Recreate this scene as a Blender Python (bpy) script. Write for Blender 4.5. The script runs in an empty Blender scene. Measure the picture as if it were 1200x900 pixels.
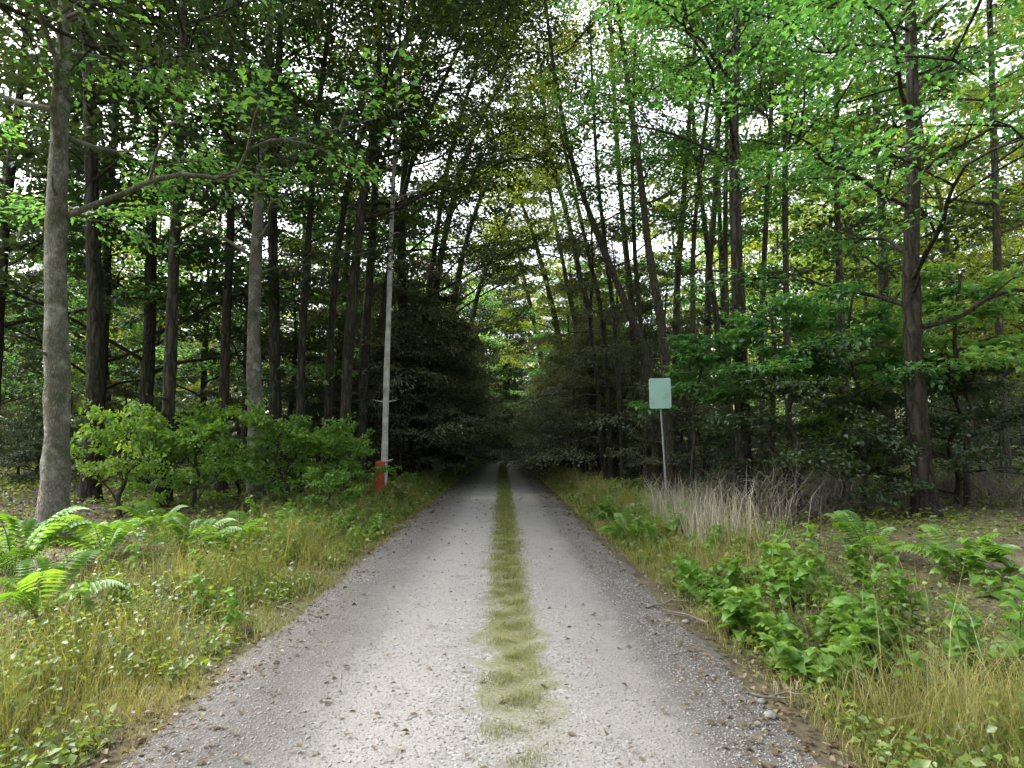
import bpy, math, random
import numpy as np
from mathutils import Vector, Matrix

R = math.radians
rng = np.random.default_rng(7)
random.seed(7)
scene = bpy.context.scene
col = scene.collection

# ------------------------------------------------------------------ camera
CAM_H = 1.6
F_PX = 680.0
cam_data = bpy.data.cameras.new('camera')
cam_data.sensor_width = 36.0
cam_data.lens = F_PX / 1200.0 * 36.0
cam_data.clip_start = 0.05
cam_data.clip_end = 2000.0
cam = bpy.data.objects.new('camera', cam_data)
col.objects.link(cam)
PITCH, YAW = R(5.96), R(-1.0)
cam.location = (0, 0, CAM_H)
cam.rotation_euler = (R(90) + PITCH, 0, YAW)
scene.camera = cam

# ------------------------------------------------------------------ sky and sun
SUN_EL, SUN_AZ = R(50), R(-68)          # azimuth clockwise from +Y
world = bpy.data.worlds.new('World')
scene.world = world
world.use_nodes = True
wn, wl = world.node_tree.nodes, world.node_tree.links
wn.clear()
sky = wn.new('ShaderNodeTexSky')
sky.sky_type = 'NISHITA'
sky.sun_disc = False
sky.sun_elevation = SUN_EL
sky.sun_rotation = SUN_AZ
sky.dust_density = 6.0
sky.air_density = 1.0
sky.ozone_density = 1.0
hs = wn.new('ShaderNodeHueSaturation')   # thin cloud veil: the sky is nearly white
hs.inputs['Saturation'].default_value = 0.28
bg = wn.new('ShaderNodeBackground')
bg.inputs['Strength'].default_value = 0.15
wo = wn.new('ShaderNodeOutputWorld')
wl.new(sky.outputs[0], hs.inputs['Color'])
wl.new(hs.outputs[0], bg.inputs['Color'])
wl.new(bg.outputs[0], wo.inputs['Surface'])

sun_d = bpy.data.lights.new('sun', 'SUN')
sun_d.energy = 1.5
sun_d.angle = R(12)
sun_d.color = (1.0, 0.95, 0.86)
sun = bpy.data.objects.new('sun', sun_d)
col.objects.link(sun)
sd = Vector((math.sin(SUN_AZ) * math.cos(SUN_EL), math.cos(SUN_AZ) * math.cos(SUN_EL), math.sin(SUN_EL)))
sun.rotation_euler = sd.to_track_quat('Z', 'Y').to_euler()
sun.location = (20, 20, 40)

vs = scene.view_settings
vs.view_transform = 'Standard'
vs.look = 'None'
vs.exposure = 2.5
vs.gamma = 1.0
vs.use_curve_mapping = False

# ------------------------------------------------------------------ pixel helpers (photograph of 1200 x 900)
CAMROT = cam.rotation_euler.to_matrix()
def ray(px, py):
    return CAMROT @ Vector(((px - 600) / F_PX, -(py - 450) / F_PX, -1.0))
def P(px, py, y):
    """point on the pixel's ray at world distance y along the track"""
    d = ray(px, py)
    return Vector((0, 0, CAM_H)) + d * (y / d.y)

# ------------------------------------------------------------------ terrain
def xc(y):
    y = np.asarray(y, float)
    return -0.145 + np.where(y > 42, ((y - 42) / 26.0) ** 2 * 2.6, 0.0)
def vnoise(x, y, s=1.0):
    return (np.sin(x * 1.7 * s + 1.3 * np.sin(y * 1.1 * s)) + np.sin(y * 2.1 * s + 1.7 * np.sin(x * 0.9 * s + 2.0)) + 0.5 * np.sin((x + y) * 4.3 * s)) / 2.5
HW = 1.745
def ground_h(x, y):
    x = np.asarray(x, float); y = np.asarray(y, float)
    u = x - xc(y)
    a = np.abs(u)
    left = u < 0
    e = np.clip(a - HW, 0, None)
    ditch = -0.10 * np.exp(-((e - 0.75) / 0.35) ** 2) * np.where(left, 0.4, 1.0)
    bank = 0.16 * (1 - np.exp(-np.clip(e - 0.8, 0, None) / 0.8)) + np.where(left, 0.02, 0.045) * np.clip(np.minimum(e, 60) - 1.0, 0, None)
    bumps = vnoise(x, y, 0.55) * 0.07 * np.clip(e / 1.2, 0, 1) + vnoise(x + 9, y - 4, 1.9) * 0.03 * np.clip((e + 0.25) / 0.5, 0, 1) * (a > HW - 0.3)
    far = 0.004 * np.clip(y - 45, 0, 80)
    return -0.03 + ditch + bank + bumps + far
def gh(x, y):
    return float(ground_h(x, y))
def G(px, y):
    """ground point under image column px at distance y"""
    p = P(px, 521, y)
    return Vector((p.x, y, gh(p.x, y)))

# ------------------------------------------------------------------ mesh helpers
def mesh_np(name, V, F, mat, smooth=False):
    V = np.ascontiguousarray(V, dtype=np.float32); F = np.ascontiguousarray(F, dtype=np.int32)
    me = bpy.data.meshes.new(name)
    k = F.shape[1]
    me.vertices.add(len(V)); me.vertices.foreach_set('co', V.ravel())
    me.loops.add(F.size); me.loops.foreach_set('vertex_index', F.ravel())
    me.polygons.add(len(F))
    me.polygons.foreach_set('loop_start', np.arange(0, F.size, k, dtype=np.int32))
    me.polygons.foreach_set('loop_total', np.full(len(F), k, dtype=np.int32))
    if smooth:
        me.polygons.foreach_set('use_smooth', np.ones(len(F), dtype=bool))
    me.update(calc_edges=True)
    me.validate()
    if mat: me.materials.append(mat)
    return me
def link(name, me, parent=None):
    o = bpy.data.objects.new(name, me)
    col.objects.link(o)
    if parent: o.parent = parent
    return o
def tag(o, label=None, cat=None, group=None, kind=None):
    if label: o['label'] = label
    if cat: o['category'] = cat
    if group: o['group'] = group
    if kind: o['kind'] = kind
    return o
def empty(name, loc, rz=0.0, s=1.0):
    o = bpy.data.objects.new(name, None)
    o.empty_display_size = 0.2
    col.objects.link(o)
    o.location = loc; o.rotation_euler = (0, 0, rz); o.scale = (s, s, s)
    return o
def copy_tree(o, parent=None):
    c = o.copy(); col.objects.link(c)
    if parent is not None:
        c.parent = parent
    for ch in list(o.children): copy_tree(ch, c)
    return c

def unit(v):
    v = np.asarray(v, float)
    return v / (np.linalg.norm(v, axis=-1, keepdims=True) + 1e-9)

def catmull(pts, n):
    pts = np.asarray(pts, float)
    if len(pts) == 2:
        t = np.linspace(0, 1, n)[:, None]
        return pts[0] * (1 - t) + pts[1] * t
    p = np.vstack([2 * pts[0] - pts[1], pts, 2 * pts[-1] - pts[-2]])
    m = len(pts) - 1
    out = []
    for t in np.linspace(0, m - 1e-6, n):
        i = int(t); f = t - i
        a, b, c, d = p[i], p[i + 1], p[i + 2], p[i + 3]
        out.append(0.5 * ((2 * b) + (c - a) * f + (2 * a - 5 * b + 4 * c - d) * f * f + (3 * b - 3 * c + d - a) * f ** 3))
    return np.array(out)

def tube(path, radii, sides=8, rough=0.0, flare=0.0, r=rng):
    """swept tube -> (V, quads)"""
    path = np.asarray(path, float); n = len(path)
    T = unit(np.gradient(path, axis=0))
    ref = np.array([1.0, 0, 0]) if abs(T[0][0]) < 0.8 else np.array([0, 1.0, 0])
    U = unit(np.cross(T, ref)); W = np.cross(T, U)
    ang = np.linspace(0, 2 * np.pi, sides, endpoint=False)
    rr = np.asarray(radii, float)[:, None] * np.ones((1, sides))
    if rough:
        rr = rr * (1 + rough * r.standard_normal((n, sides)) * 0.5 + rough * r.standard_normal((1, sides)))
    if flare:
        lobes = 1 + 0.35 * np.cos(ang * 4 + 1.0)[None, :]
        hgt = (path[:, 2] - path[0, 2])[:, None]
        rr = rr * (1 + flare * lobes * np.exp(-np.clip(hgt - 0.1, 0, None) / 0.32))
    V = path[:, None, :] + rr[..., None] * (np.cos(ang)[None, :, None] * U[:, None, :] + np.sin(ang)[None, :, None] * W[:, None, :])
    V = V.reshape(-1, 3)
    i = np.arange(n - 1)[:, None]; j = np.arange(sides)[None, :]
    a = i * sides + j; b = i * sides + (j + 1) % sides
    F = np.stack([a, b, b + sides, a + sides], -1).reshape(-1, 4)
    return V, F
class Acc:
    def __init__(s): s.V = []; s.F = []; s.n = 0
    def add(s, V, F):
        s.V.append(V); s.F.append(F + s.n); s.n += len(V)
    def build(s, name, mat, parent=None, smooth=False):
        return link(name, mesh_np(name, np.vstack(s.V), np.vstack(s.F), mat, smooth), parent)

def leaves(p, d, nrm, L, w):
    """folded two-triangle leaves"""
    n = len(p)
    d = unit(d); side = unit(np.cross(nrm, d)); nn = np.cross(d, side)
    L = np.broadcast_to(np.asarray(L, float).reshape(-1, 1), (n, 1)); W = L * w
    b = p; t = p + d * L - nn * L * 0.12
    s1 = p + d * L * 0.45 + side * W + nn * W * 0.35
    s2 = p + d * L * 0.45 - side * W + nn * W * 0.35
    V = np.stack([b, s1, t, s2], 1).reshape(-1, 3)
    k = np.arange(n)[:, None] * 4
    F = np.concatenate([k + np.array([[0, 2, 1]]), k + np.array([[0, 3, 2]])], 1).reshape(-1, 3)
    return V, F

def spray_leaves(C, D, S, n, leaf, r, tilt=0.38, width=0.55, thick=0.07):
    C = np.asarray(C, float); D = unit(np.asarray(D, float)); S = np.asarray(S, float)
    m = len(C)
    C = np.repeat(C, n, 0); D = np.repeat(D, n, 0); S = np.repeat(S, n)[:, None]
    N = m * n
    perp = unit(np.cross(D, np.array([0, 0, 1.0])))
    s = r.uniform(-0.35, 1.0, (N, 1))
    hw = width * np.sqrt(np.clip(1 - (s - 0.25) ** 2 / 0.64, 0.05, 1))
    t = r.uniform(-1, 1, (N, 1)) * hw
    p = C + D * s * S + perp * t * S + np.array([0, 0, 1.0]) * (r.standard_normal((N, 1)) * thick - 0.16 * s ** 2 - 0.12 * t ** 2) * S
    d = D * 0.7 + perp * np.sign(t) * 0.6 + r.standard_normal((N, 3)) * 0.35 + np.array([0, 0, -0.18])
    nrm = np.array([0, 0, 1.0]) + r.standard_normal((N, 3)) * tilt
    return leaves(p, d, nrm, leaf * r.uniform(0.5, 1.35, N), r.uniform(0.26, 0.36, (N, 1)))

# ------------------------------------------------------------------ materials
def new_mat(name):
    m = bpy.data.materials.new(name); m.use_nodes = True
    nt = m.node_tree; nt.nodes.clear()
    out = nt.nodes.new('ShaderNodeOutputMaterial')
    return m, nt.nodes, nt.links, out
def ramp(nodes, stops):
    c = nodes.new('ShaderNodeValToRGB')
    el = c.color_ramp.elements
    while len(el) > 1: el.remove(el[-1])
    el[0].position = stops[0][0]; el[0].color = (*stops[0][1], 1)
    for p, cc in stops[1:]:
        e = el.new(p); e.color = (*cc, 1)
    return c
def leaf_mat(name, stops, transl=0.45, gloss=0.06, yellow=(1.5, 1.35, 0.55)):
    m, n, l, out = new_mat(name)
    geo = n.new('ShaderNodeNewGeometry')
    oi = n.new('ShaderNodeObjectInfo')
    tc = n.new('ShaderNodeNewGeometry')
    nz = n.new('ShaderNodeTexNoise'); nz.inputs['Scale'].default_value = 0.55; nz.inputs['Detail'].default_value = 2
    l.new(tc.outputs['Position'], nz.inputs['Vector'])
    a = n.new('ShaderNodeMath'); a.operation = 'MULTIPLY_ADD'; a.inputs[1].default_value = 0.55
    l.new(geo.outputs['Random Per Island'], a.inputs[0])
    b = n.new('ShaderNodeMath'); b.operation = 'MULTIPLY_ADD'; b.inputs[1].default_value = 0.9; b.inputs[2].default_value = -0.22
    l.new(nz.outputs['Fac'], b.inputs[0])
    nz.inputs['Scale'].default_value = 0.8; nz.inputs['Detail'].default_value = 2; nz.inputs['Roughness'].default_value = 0.7
    l.new(b.outputs[0], a.inputs[2])
    ob = n.new('ShaderNodeMath'); ob.operation = 'MULTIPLY_ADD'; ob.inputs[1].default_value = 0.34
    l.new(oi.outputs['Random'], ob.inputs[0])
    sh_ = n.new('ShaderNodeMath'); sh_.operation = 'SUBTRACT'; sh_.inputs[1].default_value = 0.17; l.new(a.outputs[0], sh_.inputs[0]); l.new(sh_.outputs[0], ob.inputs[2])
    rp = ramp(n, stops)
    l.new(ob.outputs[0], rp.inputs[0])
    dif = n.new('ShaderNodeBsdfDiffuse'); l.new(rp.outputs[0], dif.inputs['Color'])
    tr = n.new('ShaderNodeBsdfTranslucent')
    mul = n.new('ShaderNodeMix'); mul.data_type = 'RGBA'; mul.blend_type = 'MULTIPLY'; mul.inputs['Factor'].default_value = 1
    l.new(rp.outputs[0], mul.inputs['A']); mul.inputs['B'].default_value = (*yellow, 1)
    l.new(mul.outputs['Result'], tr.inputs['Color'])
    mx = n.new('ShaderNodeMixShader'); mx.inputs[0].default_value = transl
    l.new(dif.outputs[0], mx.inputs[1]); l.new(tr.outputs[0], mx.inputs[2])
    gl = n.new('ShaderNodeBsdfGlossy'); gl.inputs['Roughness'].default_value = 0.42
    gl.inputs['Color'].default_value = (0.9, 0.95, 1, 1)
    mg = n.new('ShaderNodeMixShader'); mg.inputs[0].default_value = gloss
    l.new(mx.outputs[0], mg.inputs[1]); l.new(gl.outputs[0], mg.inputs[2])
    l.new(mg.outputs[0], out.inputs['Surface'])
    return m
def rough_mat(name, stops, scale=8.0, detail=6, rough=0.9, bump=0.3, bscale=None, stretch=(1, 1, 1), coords='Object', second=None):
    m, n, l, out = new_mat(name)
    tc = n.new('ShaderNodeTexCoord'); mp = n.new('ShaderNodeMapping')
    mp.inputs['Scale'].default_value = stretch
    l.new(tc.outputs[coords], mp.inputs['Vector'])
    nz = n.new('ShaderNodeTexNoise'); nz.inputs['Scale'].default_value = scale; nz.inputs['Detail'].default_value = detail
    nz.inputs['Roughness'].default_value = 0.65
    l.new(mp.outputs[0], nz.inputs['Vector'])
    rp = ramp(n, stops); l.new(nz.outputs['Fac'], rp.inputs[0])
    bs = n.new('ShaderNodeBsdfPrincipled'); bs.inputs['Roughness'].default_value = rough
    bs.inputs['Specular IOR Level'].default_value = 0.25
    colout = rp.outputs[0]
    if second:
        colr, sc, lo, hi = second
        n2 = n.new('ShaderNodeTexNoise'); n2.inputs['Scale'].default_value = sc; n2.inputs['Detail'].default_value = 4
        l.new(tc.outputs[coords], n2.inputs['Vector'])
        mr = n.new('ShaderNodeMapRange'); mr.inputs['From Min'].default_value = lo; mr.inputs['From Max'].default_value = hi
        l.new(n2.outputs['Fac'], mr.inputs['Value'])
        mx = n.new('ShaderNodeMix'); mx.data_type = 'RGBA'
        l.new(mr.outputs[0], mx.inputs['Factor']); l.new(colout, mx.inputs['A']); mx.inputs['B'].default_value = (*colr, 1)
        colout = mx.outputs['Result']
    l.new(colout, bs.inputs['Base Color'])
    if bump:
        nb = n.new('ShaderNodeTexNoise'); nb.inputs['Scale'].default_value = bscale or scale * 2; nb.inputs['Detail'].default_value = 5
        l.new(mp.outputs[0], nb.inputs['Vector'])
        bp = n.new('ShaderNodeBump'); bp.inputs['Strength'].default_value = bump; bp.inputs['Distance'].default_value = 0.03
        l.new(nb.outputs['Fac'], bp.inputs['Height']); l.new(bp.outputs[0], bs.inputs['Normal'])
    l.new(bs.outputs[0], out.inputs['Surface'])
    return m

def bark_mat(name, furrow, mid_, ridge, lichen, moss, ridge_scale=9.0, stretch=0.16, bump=1.0, lich=(0.6, 0.75), mossr=(0.5, 0.7)):
    m, n, l, out = new_mat(name)
    tc = n.new('ShaderNodeTexCoord'); mp = n.new('ShaderNodeMapping'); mp.inputs['Scale'].default_value = (1, 1, stretch)
    nw = n.new('ShaderNodeTexNoise'); nw.inputs['Scale'].default_value = 5; nw.inputs['Detail'].default_value = 4
    l.new(tc.outputs['Object'], nw.inputs['Vector'])
    va = n.new('ShaderNodeVectorMath'); va.operation = 'MULTIPLY_ADD'; va.inputs[1].default_value = (0.12, 0.12, 0.3)
    l.new(nw.outputs['Color'], va.inputs[0]); l.new(tc.outputs['Object'], va.inputs[2]); l.new(va.outputs[0], mp.inputs['Vector'])
    vo = n.new('ShaderNodeTexVoronoi'); vo.feature = 'DISTANCE_TO_EDGE'; vo.inputs['Scale'].default_value = ridge_scale
    l.new(mp.outputs[0], vo.inputs['Vector'])
    nf = n.new('ShaderNodeTexNoise'); nf.inputs['Scale'].default_value = 22; nf.inputs['Detail'].default_value = 8; nf.inputs['Roughness'].default_value = 0.7
    l.new(mp.outputs[0], nf.inputs['Vector'])
    hh = n.new('ShaderNodeMath'); hh.operation = 'MULTIPLY_ADD'; hh.inputs[1].default_value = 1.6
    l.new(vo.outputs['Distance'], hh.inputs[0]); 
    nfm = n.new('ShaderNodeMath'); nfm.operation = 'MULTIPLY'; nfm.inputs[1].default_value = 0.75; l.new(nf.outputs['Fac'], nfm.inputs[0]); l.new(nfm.outputs[0], hh.inputs[2])
    rp = ramp(n, [(0.25, furrow), (0.5, mid_), (0.85, ridge)]); l.new(hh.outputs[0], rp.inputs[0])
    def patchmix(src, colr, sc, lo, hi, mx_=0.85):
        z = n.new('ShaderNodeTexNoise'); z.inputs['Scale'].default_value = sc; z.inputs['Detail'].default_value = 7; z.inputs['Roughness'].default_value = 0.65
        l.new(tc.outputs['Object'], z.inputs['Vector'])
        mr = n.new('ShaderNodeMapRange'); mr.inputs['From Min'].default_value = lo; mr.inputs['From Max'].default_value = hi; mr.inputs['To Max'].default_value = mx_
        l.new(z.outputs['Fac'], mr.inputs['Value'])
        mx = n.new('ShaderNodeMix'); mx.data_type = 'RGBA'; l.new(mr.outputs[0], mx.inputs['Factor']); l.new(src, mx.inputs['A']); mx.inputs['B'].default_value = (*colr, 1)
        return mx.outputs['Result']
    c = patchmix(rp.outputs[0], moss, 1.6, *mossr)
    c = patchmix(c, lichen, 4.5, *lich, 0.7)
    bs = n.new('ShaderNodeBsdfPrincipled'); bs.inputs['Roughness'].default_value = 0.95; bs.inputs['Specular IOR Level'].default_value = 0.15
    l.new(c, bs.inputs['Base Color'])
    bp = n.new('ShaderNodeBump'); bp.inputs['Strength'].default_value = bump; bp.inputs['Distance'].default_value = 0.05
    l.new(hh.outputs[0], bp.inputs['Height']); l.new(bp.outputs[0], bs.inputs['Normal'])
    l.new(bs.outputs[0], out.inputs['Surface'])
    return m
M = {}
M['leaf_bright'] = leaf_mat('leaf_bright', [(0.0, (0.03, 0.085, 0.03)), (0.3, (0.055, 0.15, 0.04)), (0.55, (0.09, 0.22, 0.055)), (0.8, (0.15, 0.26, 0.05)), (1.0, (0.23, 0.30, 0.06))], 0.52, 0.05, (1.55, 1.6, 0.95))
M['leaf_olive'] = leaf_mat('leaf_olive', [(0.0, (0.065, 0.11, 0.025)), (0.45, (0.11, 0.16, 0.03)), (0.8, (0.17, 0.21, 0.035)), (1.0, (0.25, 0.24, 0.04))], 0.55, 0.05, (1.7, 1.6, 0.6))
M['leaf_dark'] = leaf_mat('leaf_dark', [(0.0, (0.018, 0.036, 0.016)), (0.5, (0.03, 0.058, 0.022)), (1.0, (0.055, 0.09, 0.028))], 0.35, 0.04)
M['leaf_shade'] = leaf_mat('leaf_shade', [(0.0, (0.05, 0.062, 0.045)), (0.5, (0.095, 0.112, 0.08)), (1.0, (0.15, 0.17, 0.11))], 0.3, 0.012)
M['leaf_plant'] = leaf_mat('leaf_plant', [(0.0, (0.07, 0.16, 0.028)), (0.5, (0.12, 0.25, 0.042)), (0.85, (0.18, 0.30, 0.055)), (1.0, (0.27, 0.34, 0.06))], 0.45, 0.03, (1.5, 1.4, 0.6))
M['grass'] = leaf_mat('grass', [(0.0, (0.09, 0.125, 0.03)), (0.4, (0.175, 0.20, 0.05)), (0.75, (0.28, 0.275, 0.09)), (1.0, (0.42, 0.37, 0.18))], 0.4, 0.03, (1.3, 1.2, 0.6))
M['weed'] = leaf_mat('weed', [(0.0, (0.07, 0.13, 0.03)), (0.35, (0.14, 0.21, 0.045)), (0.65, (0.23, 0.27, 0.06)), (0.9, (0.33, 0.33, 0.09)), (1.0, (0.40, 0.36, 0.14))], 0.45, 0.03, (1.4, 1.35, 0.6))
M['short_grass'] = leaf_mat('short_grass', [(0.0, (0.08, 0.11, 0.03)), (0.5, (0.15, 0.18, 0.055)), (1.0, (0.28, 0.28, 0.11))], 0.35, 0.02, (1.2, 1.15, 0.7))
M['dry_grass'] = leaf_mat('dry_grass', [(0.0, (0.2, 0.185, 0.13)), (0.5, (0.34, 0.32, 0.25)), (1.0, (0.5, 0.48, 0.4))], 0.3, 0.02, (1.1, 1.0, 0.85))
M['litter'] = leaf_mat('litter', [(0.0, (0.05, 0.036, 0.022)), (0.5, (0.12, 0.09, 0.055)), (0.85, (0.22, 0.17, 0.10)), (1.0, (0.34, 0.29, 0.17))], 0.2, 0.03, (1.1, 1, 0.8))
M['bark_dark'] = bark_mat('bark_dark', (0.008, 0.007, 0.006), (0.03, 0.026, 0.021), (0.06, 0.053, 0.043), (0.10, 0.105, 0.085), (0.032, 0.042, 0.014))
M['bark_pale'] = bark_mat('bark_pale', (0.06, 0.056, 0.048), (0.115, 0.108, 0.093), (0.18, 0.17, 0.15), (0.30, 0.30, 0.27), (0.05, 0.062, 0.024), 26.0, 0.5, 0.45, (0.5, 0.7), (0.46, 0.62))
M['bark_birch'] = rough_mat('bark_birch', [(0.28, (0.10, 0.092, 0.08)), (0.38, (0.34, 0.325, 0.295)), (0.7, (0.55, 0.54, 0.50))], 4, 6, 0.8, 0.3, 10, (0.9, 0.9, 1.3), second=((0.16, 0.16, 0.12), 1.1, 0.52, 0.72))
M['brush'] = rough_mat('brush', [(0.3, (0.07, 0.06, 0.05)), (0.55, (0.16, 0.142, 0.12)), (0.8, (0.28, 0.255, 0.22))], 6, 4, 0.9, 0.3)
M['bark_thin'] = bark_mat('bark_thin', (0.012, 0.011, 0.009), (0.04, 0.035, 0.028), (0.075, 0.067, 0.05), (0.12, 0.12, 0.095), (0.045, 0.055, 0.02), 14.0, 0.2, 0.8)
M['soil'] = rough_mat('soil', [(0.28, (0.045, 0.036, 0.024)), (0.5, (0.085, 0.072, 0.045)), (0.7, (0.13, 0.115, 0.07))], 2.5, 8, 1.0, 0.8, 12, second=((0.07, 0.085, 0.028), 0.45, 0.45, 0.68))
M['stone'] = rough_mat('stone', [(0.3, (0.11, 0.105, 0.1)), (0.5, (0.2, 0.195, 0.185)), (0.75, (0.3, 0.295, 0.28))], 5, 5, 0.9, 0.4)
M['pale_stone'] = rough_mat('pale_stone', [(0.3, (0.2, 0.195, 0.185)), (0.55, (0.33, 0.32, 0.305)), (0.75, (0.42, 0.41, 0.395))], 5, 6, 0.9, 0.6)
M['stick'] = rough_mat('stick', [(0.3, (0.09, 0.08, 0.068)), (0.6, (0.2, 0.18, 0.155)), (0.8, (0.3, 0.28, 0.245))], 12, 4, 0.9, 0.3)
M['sign_paint'] = rough_mat('sign_paint', [(0.3, (0.22, 0.37, 0.33)), (0.6, (0.27, 0.43, 0.385)), (0.85, (0.32, 0.48, 0.44))], 3.0, 7, 0.5, 0.05, 30, second=((0.15, 0.19, 0.13), 5.0, 0.55, 0.8))
M['sign_edge'] = rough_mat('sign_edge', [(0.3, (0.34, 0.42, 0.4)), (0.7, (0.46, 0.53, 0.51))], 6, 4, 0.4, 0.0)
M['galvanised'] = rough_mat('galvanised', [(0.3, (0.14, 0.145, 0.145)), (0.7, (0.25, 0.26, 0.26))], 14, 4, 0.5, 0.1)
M['red_paint'] = rough_mat('red_paint', [(0.25, (0.12, 0.035, 0.02)), (0.45, (0.30, 0.06, 0.028)), (0.8, (0.40, 0.09, 0.045))], 9, 5, 0.75, 0.25, 20, (1, 1, 0.4))
M['cut_wood'] = rough_mat('cut_wood', [(0.3, (0.20, 0.13, 0.07)), (0.7, (0.36, 0.25, 0.15))], 12, 4, 0.9, 0.3)

def road_mat():
    m, n, l, out = new_mat('gravel_road')
    uv = n.new('ShaderNodeUVMap'); uv.uv_map = 'UVMap'
    sep = n.new('ShaderNodeSeparateXYZ'); l.new(uv.outputs[0], sep.inputs[0])
    geo = n.new('ShaderNodeNewGeometry')
    def noise(sc, det, rough=0.6):
        z = n.new('ShaderNodeTexNoise'); z.inputs['Scale'].default_value = sc; z.inputs['Detail'].default_value = det; z.inputs['Roughness'].default_value = rough
        l.new(geo.outputs['Position'], z.inputs['Vector']); return z
    def math_(op, a, b=None, c=None):
        q = n.new('ShaderNodeMath'); q.operation = op
        for i, v in enumerate((a, b, c)):
            if v is None: continue
            if isinstance(v, (int, float)): q.inputs[i].default_value = v
            else: l.new(v, q.inputs[i])
        return q.outputs[0]
    def mapr(v, a, b, c=0.0, d=1.0):
        q = n.new('ShaderNodeMapRange'); q.interpolation_type = 'SMOOTHSTEP'
        q.inputs['From Min'].default_value = a; q.inputs['From Max'].default_value = b
        q.inputs['To Min'].default_value = c; q.inputs['To Max'].default_value = d
        l.new(v, q.inputs['Value']); return q.outputs[0]
    def mix(f, a, b):
        q = n.new('ShaderNodeMix'); q.data_type = 'RGBA'
        l.new(f, q.inputs['Factor'])
        for nm, v in (('A', a), ('B', b)):
            if isinstance(v, tuple): q.inputs[nm].default_value = (*v, 1)
            else: l.new(v, q.inputs[nm])
        return q.outputs['Result']
    fine = noise(55, 8, 0.75); mid = noise(7, 6); big = noise(1.1, 4)
    vor = n.new('ShaderNodeTexVoronoi'); vor.inputs['Scale'].default_value = 60; l.new(geo.outputs['Position'], vor.inputs['Vector'])
    grav = ramp(n, [(0.28, (0.152, 0.145, 0.14)), (0.5, (0.232, 0.222, 0.215)), (0.72, (0.315, 0.303, 0.295))])
    l.new(fine.outputs['Fac'], grav.inputs[0])
    stone = ramp(n, [(0.0, (0.17, 0.166, 0.162)), (0.5, (0.235, 0.231, 0.225)), (1.0, (0.33, 0.325, 0.315))])
    sp = n.new('ShaderNodeSeparateColor'); l.new(vor.outputs['Color'], sp.inputs[0]); l.new(sp.outputs[0], stone.inputs[0])
    f0 = mapr(mid.outputs['Fac'], 0.42, 0.62)
    base = mix(f0, grav.outputs[0], stone.outputs[0])
    # dark earthy edges (soil and rotted leaves trodden into the gravel)
    wob = math_('MULTIPLY_ADD', big.outputs['Fac'], 0.55, -0.27)
    wob2 = math_('MULTIPLY_ADD', mid.outputs['Fac'], 0.5, wob)
    au = math_('ABSOLUTE', sep.outputs[0])
    e = math_('ADD', au, math_('ADD', wob2, -0.25))
    edge = mapr(e, 0.5, 1.35, 0.0, 0.93)
    earth = ramp(n, [(0.3, (0.058, 0.053, 0.05)), (0.55, (0.105, 0.098, 0.094)), (0.75, (0.17, 0.16, 0.154))]); l.new(fine.outputs['Fac'], earth.inputs[0])
    c1 = mix(edge, base, earth.outputs[0])
    tr_ = math_('ABSOLUTE', math_('ADD', math_('ABSOLUTE', math_('ADD', sep.outputs[0], -0.2)), -0.72))
    wear = mapr(math_('ADD', tr_, math_('MULTIPLY_ADD', mid.outputs['Fac'], 0.4, -0.2)), 0.42, 0.08, 0.0, 0.55)
    dust = ramp(n, [(0.3, (0.195, 0.184, 0.177)), (0.7, (0.30, 0.286, 0.277))]); l.new(fine.outputs['Fac'], dust.inputs[0])
    c1 = mix(wear, c1, dust.outputs[0])
    blot = noise(2.6, 5, 0.65)
    c1 = mix(mapr(blot.outputs['Fac'], 0.56, 0.72, 0.0, 0.45), c1, earth.outputs[0])
    # moss and short grass along the middle
    uc = math_('ABSOLUTE', math_('ADD', sep.outputs[0], -0.23))
    cc = math_('ADD', uc, math_('ADD', math_('MULTIPLY_ADD', mid.outputs['Fac'], 0.7, -0.35), math_('MULTIPLY_ADD', big.outputs['Fac'], 0.35, -0.17)))
    fade = mapr(sep.outputs[1], 2.8, 4.2, 0.0, 1.0)
    cen = math_('MULTIPLY', mapr(cc, 0.34, 0.10, 0.0, 0.85), fade)
    moss = ramp(n, [(0.3, (0.07, 0.08, 0.022)), (0.5, (0.135, 0.145, 0.045)), (0.72, (0.21, 0.205, 0.085))]); l.new(fine.outputs['Fac'], moss.inputs[0])
    c2 = mix(cen, c1, moss.outputs[0])
    bs = n.new('ShaderNodeBsdfPrincipled'); bs.inputs['Roughness'].default_value = 0.92; bs.inputs['Specular IOR Level'].default_value = 0.2
    l.new(c2, bs.inputs['Base Color'])
    h = math_('ADD', math_('MULTIPLY', fine.outputs['Fac'], 0.6), math_('MULTIPLY', vor.outputs['Distance'], -0.5))
    bp = n.new('ShaderNodeBump'); bp.inputs['Strength'].default_value = 0.55; bp.inputs['Distance'].default_value = 0.02
    l.new(h, bp.inputs['Height']); l.new(bp.outputs[0], bs.inputs['Normal'])
    l.new(bs.outputs[0], out.inputs['Surface'])
    return m
M['road'] = road_mat()

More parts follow.
